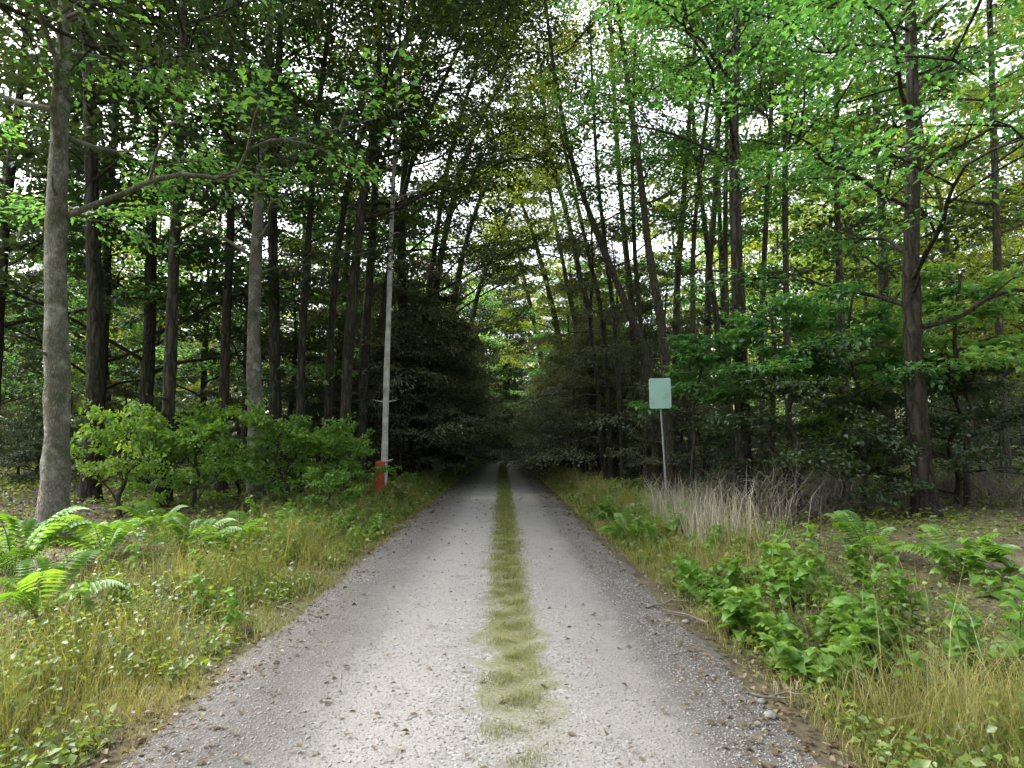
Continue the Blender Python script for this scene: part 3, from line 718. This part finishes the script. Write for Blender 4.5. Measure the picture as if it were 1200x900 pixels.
for k, (x, y) in enumerate(bl):
    left = x < 0
    lab = 'dark leafy bush under the trunks left of the track' if left else 'dark leafy bush under the trunks right of the track'
    bo.append(put(bush_proto[k % 2], 'bush', (x, y, gh(x, y) - 0.03), r.uniform(0.7, 1.2), r.uniform(0, 6.28), lab, 'dark bushes, left wood' if left else 'dark bushes, right wood', 'bush'))
relabel(bo, lambda o: 'dark bush')

bare = Acc()
rb_ = np.random.default_rng(77)
for k in range(46):
    a = rb_.uniform(0, 6.283); L = rb_.uniform(0.7, 1.7); sp = rb_.uniform(0.25, 1.0)
    d = np.array([math.cos(a) * sp, math.sin(a) * sp, 1.0]); d = unit(d)
    b0 = np.array([rb_.uniform(-.25, .25), rb_.uniform(-.25, .25), -0.05])
    e = b0 + d * L - UP * 0.45 * sp * L + rb_.standard_normal(3) * 0.22 * L; mid = b0 + d * L * 0.55 + rb_.standard_normal(3) * 0.13 * L
    pth = catmull([b0, mid, e], 8)
    bare.add(*tube(pth, np.linspace(rb_.uniform(0.005, 0.016), 0.002, 8), 4))
    for q in range(5):
        i0 = rb_.integers(2, 7); dd = unit(d + rb_.standard_normal(3) * 1.0)
        l2 = L * rb_.uniform(0.15, 0.35)
        bare.add(*tube(np.array([pth[i0], pth[i0] + dd * l2 * .5 + rb_.standard_normal(3) * 0.015, pth[i0] + dd * l2]), [0.0045, 0.003, 0.0015], 3))
bare_root = empty('bare_brush', (0, 0, 0)); tag(bare_root, 'x y z w', 'brush')
bare.build('twigs', M['brush'], bare_root)
bb = []
for k in range(13):
    y = rb_.uniform(9.5, 14.5); x = rb_.uniform(0.34, 0.88) * y
    if x < 3.6: continue
    o = bare_root if not bb else copy_tree(bare_root)
    s_ = rb_.uniform(0.55, 0.95)
    o.location = (x, y, gh(x, y)); o.scale = (s_, s_, s_); o.rotation_euler = (0, 0, rb_.uniform(0, 6.28)); tag(o, None, 'brush', 'leafless grey brush in the right wood'); bb.append(o)
relabel(bb, lambda o: 'leafless grey brush')

# the far wood that reads as one mass
r = np.random.default_rng(21)
n = 90000
az = r.uniform(-1.15, 1.15, n); dist = r.uniform(82, 125, n)
x = np.sin(az) * dist; y = np.cos(az) * dist
cl = vnoise(az * 40, dist * 0.25, 1.0)
top = 19 + 5 * vnoise(az * 14, dist * 0.1, 1.0)
gap = np.exp(-((np.tan(az) - 0.17) / 0.10) ** 2) * 9
z = ground_h(x, y) + r.uniform(0, 1, n) ** 0.85 * np.clip(top - gap, 4, 30)
keep = cl > -0.55
p = np.stack([x, y, z], -1)[keep]
V, F = leaves(p, r.standard_normal((len(p), 3)), np.array([0, -0.5, 1.0]) + r.standard_normal((len(p), 3)) * 0.5, r.uniform(0.35, 0.8, len(p)), 0.36)
tag(link('distant_wood', mesh_np('distant_wood', V, F, M['leaf_olive'])), 'far-off mass of green foliage closing the view behind the trunks', 'wood', kind='stuff')

# ------------------------------------------------------------------ shrubs, ferns and leafy plants at the verge
shrub_a = proto(140, 1.5, M['leaf_plant'], bt, r0=0.02, limbs=12, t0=0.06, len0=0.95, len1=0.45, per=22, leaf=0.095, spray=0.40, density=0.85, rise=(0.3, 1.3), subs=5, tilt=0.5)
shrub_b = proto(141, 1.2, M['leaf_plant'], bt, r0=0.02, limbs=12, t0=0.06, len0=0.9, len1=0.4, per=22, leaf=0.085, spray=0.34, rise=(0.2, 1.2), subs=5, tilt=0.5, density=0.85)
sh = [(335, 13.5, 1.3, 'a', 'bright green shrub at the foot of the thick pale-barked tree'),
      (372, 14.5, 1.35, 'b', 'bright green shrub second left of the red post'),
      (402, 15.5, 1.2, 'a', 'bright green shrub just left of the red post'),
      (388, 12.2, 0.75, 'b', 'low green shrub in front of the taller shrubs left of the track'),
      (278, 14.8, 1.0, 'b', 'green shrub left of the thick pale-barked tree'),
      (232, 12.6, 1.2, 'a', 'bright green shrub left of centre in the left wood'),
      (150, 11.8, 1.25, 'b', 'bright green shrub behind the nearest left tree, right side'),
      (185, 12.9, 1.0, 'a', 'taller green shrub among the left shrubs, by the dark trunk'),
      (480, 19.5, 0.5, 'b', 'small green shrub right of the red post'),
      (985, 13.0, 1.2, 'a', 'green shrub left of the big right-edge trunk')]
for px, y, s, k, lab in sh:
    g = G(px, y)
    o = put(shrub_a if k == 'a' else shrub_b, 'shrub', (g.x, g.y, g.z - 0.02), s, random.uniform(0, 6.28), lab, 'green shrubs by the track', 'shrub')
    o.scale = (s * random.uniform(0.7, 0.95), s * random.uniform(0.7, 0.95), s * random.uniform(0.85, 1.3))

sapling = proto(150, 4.0, M['leaf_bright'], bt, r0=0.03, limbs=11, t0=0.52, len0=1.0, len1=0.5, per=26, leaf=0.11, spray=0.45, rise=(0.05, 0.4), subs=5, tilt=0.3)
for px, y, s_, lab in ((812, 13.5, 1.0, 'bright green sapling right behind the sign'), (908, 12.0, 1.08, 'bright green sapling right of the dark straight thick trunk'),
                       (1010, 11.5, 1.1, 'bright green sapling left of the big right-edge trunk'), (1130, 11.0, 1.15, 'bright green sapling right of the big right-edge trunk')):
    g = G(px, y); put(sapling, 'sapling', (g.x, g.y, g.z - 0.03), s_, random.uniform(0, 6.28), lab, 'bright saplings in the right wood')
def frond_mesh():
    a = Acc()
    L = 0.75; n = 20
    t = np.linspace(0, 1, n)
    ax = np.stack([L * t * (1 - 0.12 * t), 0 * t, 0.55 * L * np.sin(t * 2.3) * (1 - 0.15 * t)], -1)
    v, f = tube(ax, 0.005 * (1 - t) + 0.0012, 3)
    tri = np.vstack([f[:, [0, 1, 2]], f[:, [0, 2, 3]]])
    a.add(v, tri)
    q = np.arange(2, n); tq = t[q]
    w = 0.17 * np.sin(np.clip(tq * 1.05, 0, 1) * np.pi) ** 0.7 + 0.015
    for sg in (-1, 1):
        p = ax[q]; d = np.stack([0.35 + 0 * tq, sg + 0 * tq, -0.15 + 0 * tq], -1)
        a.add(*leaves(p, d, np.array([[-0.3, 0, 1.0]]) * np.ones((len(q), 1)), w, 0.17))
    return mesh_np('frond', np.vstack(a.V), np.vstack(a.F), M['leaf_plant'])
frond = frond_mesh()
def fern(loc, s, lab, grp='ferns on the verges'):
    root = empty('fern', loc, random.uniform(0, 6.28), s)
    tag(root, lab, 'fern', grp)
    m = random.randint(8, 11)
    for k in range(m):
        o = link('frond', frond, root)
        o.rotation_euler = (random.uniform(-0.15, 0.15), random.uniform(-0.45, 0.2), 6.283 * k / m + random.uniform(-.2, .2))
        q = random.uniform(0.75, 1.15); o.scale = (q, q, q)
for px, y, s, lab in [(282, 8.6, 0.95, 'fern clump below the thick pale-barked tree, left verge'), (232, 8.0, 0.95, 'fern clump left of the verge ferns, in the left wood'),
                      (190, 9.4, 1.0, 'fern clump in the left wood between two dark trunks'), (30, 6.6, 1.2, 'fern clump at the left edge in front of the nearest tree'),
                      (130, 7.4, 1.1, 'fern clump just right of the nearest left tree'), (722, 12.2, 0.9, 'small fern beside the grey boulder on the right verge'),
                      (738, 10.2, 0.95, 'fern on the right verge left of the dry grass'), (1010, 7.2, 0.9, 'fern clump in front of the big right-edge trunk'),
                      (1120, 6.4, 0.9, 'fern clump toward the right edge of the view'), (60, 5.2, 0.9, 'lowest fern at the left edge of the view'),
                      (345, 10.4, 0.8, 'small fern at the edge of the left verge grass')]:
    g = G(px, y); fern((g.x, g.y, g.z - 0.01), s, lab)

def big_leaf_mesh(wk=1.0, lk=1.0, droop_=0.02):
    """toothed heart-shaped leaf, folded along its midrib, 0.1 m long"""
    n = 9; t = np.linspace(0, 1, n)
    w = 0.036 * np.sin(np.pi * np.clip(t, 0, 1) ** 0.62) ** 0.8 * np.where(np.arange(n) % 2, 1.12, 0.92)
    w = w * wk
    w[0] = 0.003; w[-1] = 0.0
    z = 0.022 * np.sin(t * 2.6) - droop_ * t * t
    mid = np.stack([0.1 * lk * t, 0.006 * np.sin(t * 3), z], -1)
    l_ = mid + np.stack([-0.004 + 0 * t, w, 0.4 * w], -1); r_ = mid + np.stack([-0.004 + 0 * t, -w, 0.4 * w], -1)
    V = np.vstack([mid, l_, r_]); F = []
    for q in range(n - 1):
        F += [(q, q + 1, n + q + 1, n + q), (q + 1, q, 2 * n + q, 2 * n + q + 1)]
    return mesh_np('leaf', V, np.array(F), M['leaf_plant'], True)
leaf_kinds = [big_leaf_mesh(), big_leaf_mesh(0.42, 1.15, 0.05), big_leaf_mesh(1.15, 0.8, 0.03)]
def leafy_plant(loc, s, lab, grp, tiers=7, kind=0):
    tiers = [7, 10, 5][kind] + random.randint(-1, 1)
    root = empty('leafy_plant', loc, random.uniform(0, 6.28), s)
    tag(root, lab, 'plant', grp)
    H = [0.42, 0.62, 0.26][kind] * random.uniform(0.7, 1.25)
    lx, ly = random.uniform(-.2, .2), random.uniform(-.2, .2)
    st = lambda f: np.array([lx * f * f, ly * f * f, H * f - 0.02])
    tt = np.linspace(0, 1, 7)
    v, f = tube(np.array([st(q) for q in tt]), 0.005 * (1 - tt) + 0.0015, 5)
    link('stem', mesh_np('stem', v, f, M['leaf_plant'], True), root)
    for k in range(tiers):
        fq = 0.22 + 0.78 * k / (tiers - 1)
        p = st(fq)
        for q in range(3 if kind != 1 else 2):
            if random.random() < 0.12: continue
            o = link('leaf', leaf_kinds[kind], root)
            a = k * 1.57 + q * 2.09 + random.uniform(-.35, .35)
            sc = (1.9 - 0.95 * fq) * random.uniform(0.8, 1.2)
            o.location = p; o.rotation_euler = (random.uniform(-.5, .5), random.uniform(-0.35, 0.5) - 0.35 * fq, a); o.scale = (sc, sc, sc)
pl = []
rp_ = random.Random(4)
for k in range(58):
    y = rp_.uniform(3.9, 6.8); x = 1.98 + rp_.uniform(0, 1.1) ** 1.2 + (0.12 if y < 4.6 else 0)
    pl.append((x, y, rp_.uniform(0.8, 1.25), 'green leafy plant in the thick patch on the right verge foreground', 'leafy plants, right foreground'))
for k in range(12):
    y = rp_.uniform(9.5, 12.5); x = rp_.uniform(2.1, 2.7)
    pl.append((x, y, rp_.uniform(0.9, 1.3), 'green leafy plant in the small patch left of the dry grass', 'leafy plants, right verge by the dry grass'))
for k in range(34):
    y = rp_.uniform(4.2, 12.5); x = -rp_.uniform(2.15, 4.4)
    zone = 'close to the track on the left verge' if x > -3.0 else ('in the middle of the left verge' if x > -3.7 else 'at the wood side of the left verge')
    pl.append((x, y, rp_.uniform(0.7, 1.15), 'leafy plant ' + zone, 'leafy plants, left verge'))
for k in range(18):
    y = rp_.uniform(6.8, 10.5); x = rp_.uniform(2.1, 3.3)
    pl.append((x, y, rp_.uniform(0.7, 1.2), 'leafy plant on the right verge in front of the dry stalks', 'leafy plants, right verge middle'))
for k in range(14):
    y = rp_.uniform(3.6, 6.5); x = rp_.uniform(3.2, 5.2)
    if x / y > 0.95: continue
    pl.append((x, y, rp_.uniform(0.8, 1.2), 'green leafy plant at the bottom right, away from the track', 'leafy plants, bottom right'))
seen = {}
pl.sort(key=lambda q: q[1])
for x, y, s, lab, grp in pl:
    if 'thick patch' in lab:
        third = 'on the track side of' if x < 2.3 else ('in the middle of' if x < 2.75 else 'on the wood side of')
        lab = 'leafy plant %s the thick patch, right foreground' % third
    seen[lab] = seen.get(lab, 0) + 1
    q = seen[lab] - 1
    lab = ORD[min(q, 19)] + ' ' + lab
    leafy_plant((x, y, gh(x, y)), s, lab, grp, kind=rp_.choice([0, 0, 1, 2, 2, 1] if x < 0 or y > 6.8 else [0, 0, 0, 0, 2]))

# ------------------------------------------------------------------ sign
g = G(781, 11.0)
top = P(774, 445, 11.0); bot = P(776, 480, 11.0)
sign = empty('road_sign', (g.x, g.y, g.z), R(-6)); sign.rotation_euler = (R(1.5), R(-0.8), R(-8))
tag(sign, 'pale mint sign plate on a thin grey pole beside the dry grass', 'sign')
ph = top.z - g.z + 0.02
lean = (top.x - g.x) / ph
v, f = tube(np.array([(0, 0, -0.3), (lean * ph * 0.5, 0, ph * 0.5), (lean * (ph - .03), 0, ph - .03)]), [0.017] * 3, 10)
pole = link('pole', mesh_np('pole', v, f, M['galvanised'], True), sign)
def rounded_plate(w, h, rad, th, name, mat, parent, y0, cx, cz):
    pts = []
    for sx, sz, a0 in ((1, 1, 0), (-1, 1, 90), (-1, -1, 180), (1, -1, 270)):
        for q in range(6):
            a = R(a0 + q * 18)
            pts.append((sx * (w / 2 - rad) + rad * math.cos(a), sz * (h / 2 - rad) + rad * math.sin(a)))
    n = len(pts)
    V = [(cx + x_, y0, cz + z_) for x_, z_ in pts] + [(cx + x_, y0 + th, cz + z_) for x_, z_ in pts]
    me = bpy.data.meshes.new(name)
    me.from_pydata(V, [], [list(range(n))[::-1], list(range(n, 2 * n))] + [(q, (q + 1) % n, n + (q + 1) % n, n + q) for q in range(n)])
    me.materials.append(mat); me.update()
    return link(name, me, parent)
pw, phh = 0.40, (top.z - bot.z)
pcx = lean * (ph - phh / 2)
plate = rounded_plate(pw, phh, 0.035, 0.004, 'plate', M['sign_edge'], sign, -0.042, pcx, ph - phh / 2)
rounded_plate(pw - 0.03, phh - 0.03, 0.028, 0.002, 'face', M['sign_paint'], plate, -0.0455, pcx, ph - phh / 2)
for dz in (0.12, phh - 0.12):
    v, f = tube(np.array([(lean * (ph - dz), 0, ph - dz - 0.018), (lean * (ph - dz), 0, ph - dz + 0.018)]), [0.026] * 2, 12)
    link('clamp', mesh_np('clamp', v, f, M['galvanised'], True), sign)
    v, f = tube(np.array([(pcx, -0.05, ph - dz), (pcx, -0.030, ph - dz)]), [0.008] * 2, 8)
    link('bolt', mesh_np('bolt', v, f, M['galvanised'], True), plate)

# ------------------------------------------------------------------ red post
y = 16.6
g = G(446, y)
post = empty('marker_post', (g.x, g.y, g.z), R(8))
tag(post, 'short red painted wooden post in the grass at the foot of the white trunk', 'post')
h = P(446, 541, y).z - g.z
a = Acc()
w = 0.13
n = 7
zz = np.array([-0.3, 0.0, h * 0.3, h * 0.6, h * 0.9, h - 0.03, h])
sc = np.array([1, 1, 1, 0.985, 0.97, 0.965, 0.87])
ch = 0.025
prof = np.array([(w - ch, -w), (w, -w + ch), (w, w - ch), (w - ch, w), (-w + ch, w), (-w, w - ch), (-w, -w + ch), (-w + ch, -w)])
V = np.vstack([np.column_stack([prof * s, np.full(8, z)]) for z, s in zip(zz, sc)])
F = [(q * 8 + k, q * 8 + (k + 1) % 8, (q + 1) * 8 + (k + 1) % 8, (q + 1) * 8 + k) for q in range(n - 1) for k in range(8)]
link('shaft', mesh_np('shaft', V, np.array(F), M['red_paint']), post)
me = bpy.data.meshes.new('cap'); pv = [(x_ * .87, y_ * .87, h) for x_, y_ in prof] + [(0, 0, h + 0.035)]
me.from_pydata(pv, [], [(q, (q + 1) % 8, 8) for q in range(8)]); me.materials.append(M['red_paint']); me.update()
link('cap', me, post)

# ------------------------------------------------------------------ stones and fallen branches
def stone(loc, s, lab, mat, name='stone', seed=1, grp=None):
    import bmesh
    rr = np.random.default_rng(seed)
    bm = bmesh.new(); bmesh.ops.create_icosphere(bm, subdivisions=3, radius=1)
    A = rr.standard_normal((5, 3)); A = unit(A)
    for v in bm.verts:
        c = np.array(v.co); k = 1.0
        for q in range(5):
            dd = float(c @ A[q]); lim = 0.62 + 0.05 * q
            if dd > lim: c = c - A[q] * (dd - lim) * 0.85
        c *= 1 + 0.05 * math.sin(c[0] * 7 + seed) * math.cos(c[1] * 6)
        v.co = c * np.array(s)
    for f in bm.faces: f.smooth = True
    me = bpy.data.meshes.new(name); bm.to_mesh(me); bm.free(); me.materials.append(mat)
    o = link(name, me); o.location = loc; o.rotation_euler = (0, 0, rr.uniform(0, 6))
    tag(o, lab, 'stone', grp)
g = G(743, 12.8); stone((g.x, g.y, g.z + 0.10), (0.24, 0.19, 0.17), 'grey boulder on the right verge left of the sign pole', M['pale_stone'], 'boulder', 3)
rs = random.Random(9)
sn = {-1: 0, 1: 0}
for k, y in enumerate(sorted(rs.uniform(3.4, 9) for _ in range(16))):
    side = -1 if k % 3 == 0 else 1; sn[side] += 1; x = float(xc(y)) + side * rs.uniform(1.5, 2.0)
    s = rs.uniform(0.018, 0.04)
    stone((x, y, max(gh(x, y), float(road_z(x, y)) - 0.02) + s * 0.25), (s * 1.3, s, s * 0.7), ORD[sn[side] - 1] + ' loose grey stone on the %s edge of the track' % ('left' if side < 0 else 'right'), M['stone'], 'stone', 20 + k, 'loose stones, %s track edge' % ('left' if side < 0 else 'right'))
def fallen(loc, L, rz, lab, seed):
    rr = np.random.default_rng(seed)
    root = empty('fallen_branch', loc, rz); tag(root, lab, 'branch', 'fallen branches by the track')
    pts = [np.array([L * (q / 5 - 0.5), rr.uniform(-.05, .05) * L, 0.012 + abs(rr.uniform(0, .03))]) for q in range(6)]
    path = catmull(pts, 14)
    v, f = tube(path, 0.013 * (1 - np.linspace(0, .8, 14)) * (0.6 + L / 2), 6, 0.08, 0, rr)
    link('stem', mesh_np('stem', v, f, M['stick'], True), root)
    for q in range(4):
        i0 = 3 + 2 * q; sg = 1 if q % 2 else -1
        e = path[i0] + np.array([0.16 * L, sg * 0.2 * L, rr.uniform(0.0, 0.05)])
        v, f = tube(catmull([path[i0], (path[i0] + e) / 2 + rr.standard_normal(3) * 0.01, e], 6), np.linspace(0.007, 0.002, 6), 5)
        link('twig', mesh_np('twig', v, f, M['stick'], True), root)
for px, y, L, rz, lab in [(778, 6.1, 0.7, 0.6, 'pale twiggy fallen branch at the right edge of the track'), (795, 5.6, 0.55, 2.2, 'shorter pale fallen branch nearer the camera on the right edge'),
                          (770, 6.8, 0.5, 1.3, 'small pale fallen branch behind the twiggy one, right edge'), (905, 3.9, 0.5, 0.3, 'fallen twig in the lower right corner by the track'),
                          (330, 6.0, 0.6, -0.5, 'pale fallen branch in the left verge grass'), (480, 11.5, 0.7, 0.4, 'fallen branch on the left verge before the red post')]:
    g = G(px, y); fallen((g.x, g.y, max(g.z, -0.02) + 0.01), L, rz, lab, int(px))

# ------------------------------------------------------------------ grass, litter, gravel (nobody could count them)
def blades(x, y, z, hgt, wid, r, lean=0.5):
    n = len(x)
    a = r.uniform(0, 6.283, n); b = r.uniform(0, 6.283, n)
    dx, dy = np.cos(a), np.sin(a)
    ln = r.uniform(0.1, 1.0, n) * lean * hgt
    p0 = np.stack([x, y, z - 0.01], -1)
    wv = np.stack([np.cos(b), np.sin(b), 0 * b], -1) * (wid / 2)[:, None]
    m = p0 + np.stack([dx * ln * 0.35, dy * ln * 0.35, hgt * 0.6], -1)
    t = p0 + np.stack([dx * ln, dy * ln, hgt * (1 - 0.25 * r.uniform(0, 1, n))], -1)
    V = np.stack([p0 - wv, p0 + wv, m - wv * 0.75, m + wv * 0.75, t], 1).reshape(-1, 3)
    k = np.arange(n)[:, None] * 5
    F = np.concatenate([k + np.array([[0, 1, 3]]), k + np.array([[0, 3, 2]]), k + np.array([[2, 3, 4]])], 1).reshape(-1, 3)
    return V, F
def near_y(n, y0, y1, r, p=2.0):
    """more samples close by"""
    return y0 + (y1 - y0) * r.uniform(0, 1, n) ** p
def patch(x, y, s=1.3): return vnoise(x * 1.0 + 5, y * 1.0, s)

r = np.random.default_rng(51)
# short grass down the middle of the track
n = 95000
y = near_y(n, 2.3, 60, r, 2.0)
u = 0.215 + r.standard_normal(n) * 0.10
x = u + xc(y)
k = (patch(x * 2, y * 1.5, 1.6) + 0.7 * patch(x * 3, y * 3, 2.7) + r.uniform(-.35, .35, n) > -0.2) & (r.uniform(2.6, 3.8, n) < y)
x, y = x[k], y[k]
f = np.clip(y / 7, 0.7, 5)
V, F = blades(x, y, road_z(x, y) - 0.006, r.uniform(0.012, 0.075, len(x)) * (0.55 + 0.9 * np.clip(0.5 + patch(x * 3, y * 3, 2.7), 0, 1.2)) * np.clip(f, 0.7, 1.3), 0.0042 * f, r, 1.1)
tag(link('middle_grass', mesh_np('middle_grass', V, F, M['short_grass'])), 'low yellow-green grass growing along the middle of the track', 'grass', kind='stuff')

for side, lab in ((-1, 'long yellow-green grass on the left verge of the track'), (1, 'long yellow-green grass on the right verge of the track')):
    n = 75000
    y = near_y(n, 2.0, 58, r, 1.9)
    e = (0.02 if side < 0 else 0.2) + np.abs(r.standard_normal(n)) * (1.15 if side < 0 else 0.85)
    x = xc(y) + side * (HW + e)
    k = (patch(x, y, 1.1) + r.uniform(-.8, .8, n) > -0.35) & (np.abs(x) < y * 1.05 + 1.5) & ~((np.abs(x - 2.7) < 0.8) & (y > 3.8) & (y < 6.9) & (r.uniform(0, 1, n) < 0.75))
    x, y, e = x[k], y[k], e[k]
    f = np.clip(y / 7, 0.75, 4)
    hh = (0.05 + 0.30 * np.clip(e / 0.9, 0, 1)) * r.uniform(0.3, 1.25, len(x)) * (1 + 0.8 * np.clip(patch(x * 1.5, y * 1.5, 1.3), -0.75, 1)) * np.where(r.uniform(0, 1, len(x)) < 0.04, 1.7, 1)
    V, F = blades(x, y, ground_h(x, y), hh, 0.0055 * f, r, 0.9)
    tag(link('verge_grass', mesh_np('verge_grass', V, F, M['grass'])), lab, 'grass', kind='stuff')

# tall dry stalks round the sign
n = 950
y = r.uniform(8.0, 12.5, n)
x = 2.7 + np.abs(r.standard_normal(n)) * 0.65 + 0.05 * (y - 8)
V, F = blades(x, y, ground_h(x, y), r.uniform(0.35, 1.0, n) * (1 + 0.45 * r.uniform(0, 1, n) ** 2), r.uniform(0.006, 0.013, n), r, 0.55)
tag(link('dry_grass', mesh_np('dry_grass', V, F, M['dry_grass'])), 'tall pale dry grass stalks around the foot of the sign', 'grass', kind='stuff')

# low ground cover and dead leaves on the forest floor
n = 66000
y = near_y(n, 2.2, 34, r, 1.7)
sd_ = np.where(r.uniform(0, 1, n) < 0.55, -1, 1)
e = np.where(sd_ < 0, 0.25, 0.35) + np.abs(r.standard_normal(n)) * 1.0
x = xc(y) + sd_ * (HW + e)
k = patch(x * 1.3, y * 1.3, 1.2) + 0.5 * patch(x * 3, y * 3, 1.5) + r.uniform(-.4, .4, n) > -0.05
x, y, e = x[k], y[k], e[k]; n = len(x)
p = np.stack([x, y, ground_h(x, y) + r.uniform(0.0, 1, n) ** 1.3 * (0.06 + 0.24 * np.clip(e, 0, 1))], -1)
V, F = leaves(p, r.standard_normal((n, 3)) * np.array([1, 1, 0.35]), UP + r.standard_normal((n, 3)) * 0.45, r.uniform(0.035, 0.085, n) * np.clip(y / 8, 0.8, 2.4), r.uniform(0.3, 0.45, (n, 1)))
tag(link('verge_weeds', mesh_np('verge_weeds', V, F, M['weed'])), 'mixed yellow-green leafy weeds growing in the verges', 'weeds', kind='stuff')
n = 60000
y = near_y(n, 2.4, 30, r, 1.5)
x = r.uniform(-1.05, 1.05, n) * (y + 1.0)
uu = np.abs(x - xc(y)) - HW
k = (uu > 0.55) & (patch(x, y, 0.7) + r.uniform(-.7, .7, n) > -0.1)
x, y = x[k], y[k]; n = len(x)
p = np.stack([x, y, ground_h(x, y) + r.uniform(0.02, 0.2, n)], -1)
V, F = leaves(p, r.standard_normal((n, 3)) * np.array([1, 1, 0.3]), UP + r.standard_normal((n, 3)) * 0.4, r.uniform(0.04, 0.075, n) * np.clip(y / 8, 0.8, 2.2), 0.36)
tag(link('ground_cover', mesh_np('ground_cover', V, F, M['leaf_olive'])), 'low olive-green ground cover leaves on the forest floor', 'ground cover', kind='stuff')
n = 75000
y = near_y(n, 2.2, 32, r, 1.6)
x = r.uniform(-1.05, 1.05, n) * (y + 1.0)
uu = np.abs(x - xc(y)) - HW
k = uu > np.where(r.uniform(0, 1, n) < 0.03, -2.0, r.uniform(-0.55, 0.5, n))
x, y, uu = x[k], y[k], uu[k]; n = len(x)
zf = np.where(uu < -0.4, road_z(x, y), np.where(uu < 0.2, np.maximum(ground_h(x, y), road_z(x, y)), ground_h(x, y)))
p = np.stack([x, y, zf + r.uniform(0.004, 0.03, n)], -1)
V, F = leaves(p, r.standard_normal((n, 3)) * np.array([1, 1, 0.12]), UP + r.standard_normal((n, 3)) * 0.3, r.uniform(0.03, 0.065, n) * np.clip(y / 8, 0.9, 2), 0.34)
tag(link('leaf_litter', mesh_np('leaf_litter', V, F, M['litter'])), 'brown dead leaves scattered over the floor and track edges', 'leaf litter', kind='stuff')

# loose gravel on the near track
n = 75000
y = near_y(n, 2.4, 15, r, 1.8)
u = r.uniform(-1.8, 1.8, n)
k = r.uniform(0, 1, n) < 0.4 + 0.5 * np.clip((np.abs(u) - 0.7) / 1.0, 0, 1)
y, u = y[k], u[k]; n = len(y)
x = u + xc(y)
s = r.uniform(0.003, 0.010, n) * np.where(r.uniform(0, 1, n) < 0.06, 1.7, 1)
octv = np.array([(1, 0, 0), (-1, 0, 0), (0, 1, 0), (0, -1, 0), (0, 0, 1), (0, 0, -1)], float)
octf = np.array([(0, 2, 4), (2, 1, 4), (1, 3, 4), (3, 0, 4), (2, 0, 5), (1, 2, 5), (3, 1, 5), (0, 3, 5)])
a = r.uniform(0, 6.283, n); ca, sa = np.cos(a), np.sin(a)
o3 = octv[None] * (s[:, None, None] * r.uniform(0.6, 1.3, (n, 6, 1))) * np.array([1, 1, 0.65])
rx = o3[..., 0] * ca[:, None] - o3[..., 1] * sa[:, None]; ryy = o3[..., 0] * sa[:, None] + o3[..., 1] * ca[:, None]
zr = np.maximum(road_z(x, y), ground_h(x, y))
V = np.stack([rx + x[:, None], ryy + y[:, None], o3[..., 2] + zr[:, None] + s[:, None] * 0.05], -1).reshape(-1, 3)
F = (np.arange(n)[:, None, None] * 6 + octf[None]).reshape(-1, 3)
gm = leaf_mat('gravel_stones', [(0.0, (0.19, 0.184, 0.178)), (0.5, (0.255, 0.247, 0.24)), (1.0, (0.37, 0.36, 0.35))], 0.0, 0.0)
tag(link('loose_gravel', mesh_np('loose_gravel', V, F, gm)), 'loose grey gravel stones scattered over the track', 'gravel', kind='stuff')

scene.render.engine = 'CYCLES'
scene.cycles.max_bounces = 5
scene.cycles.diffuse_bounces = 3
scene.cycles.transmission_bounces = 4
scene.cycles.glossy_bounces = 2
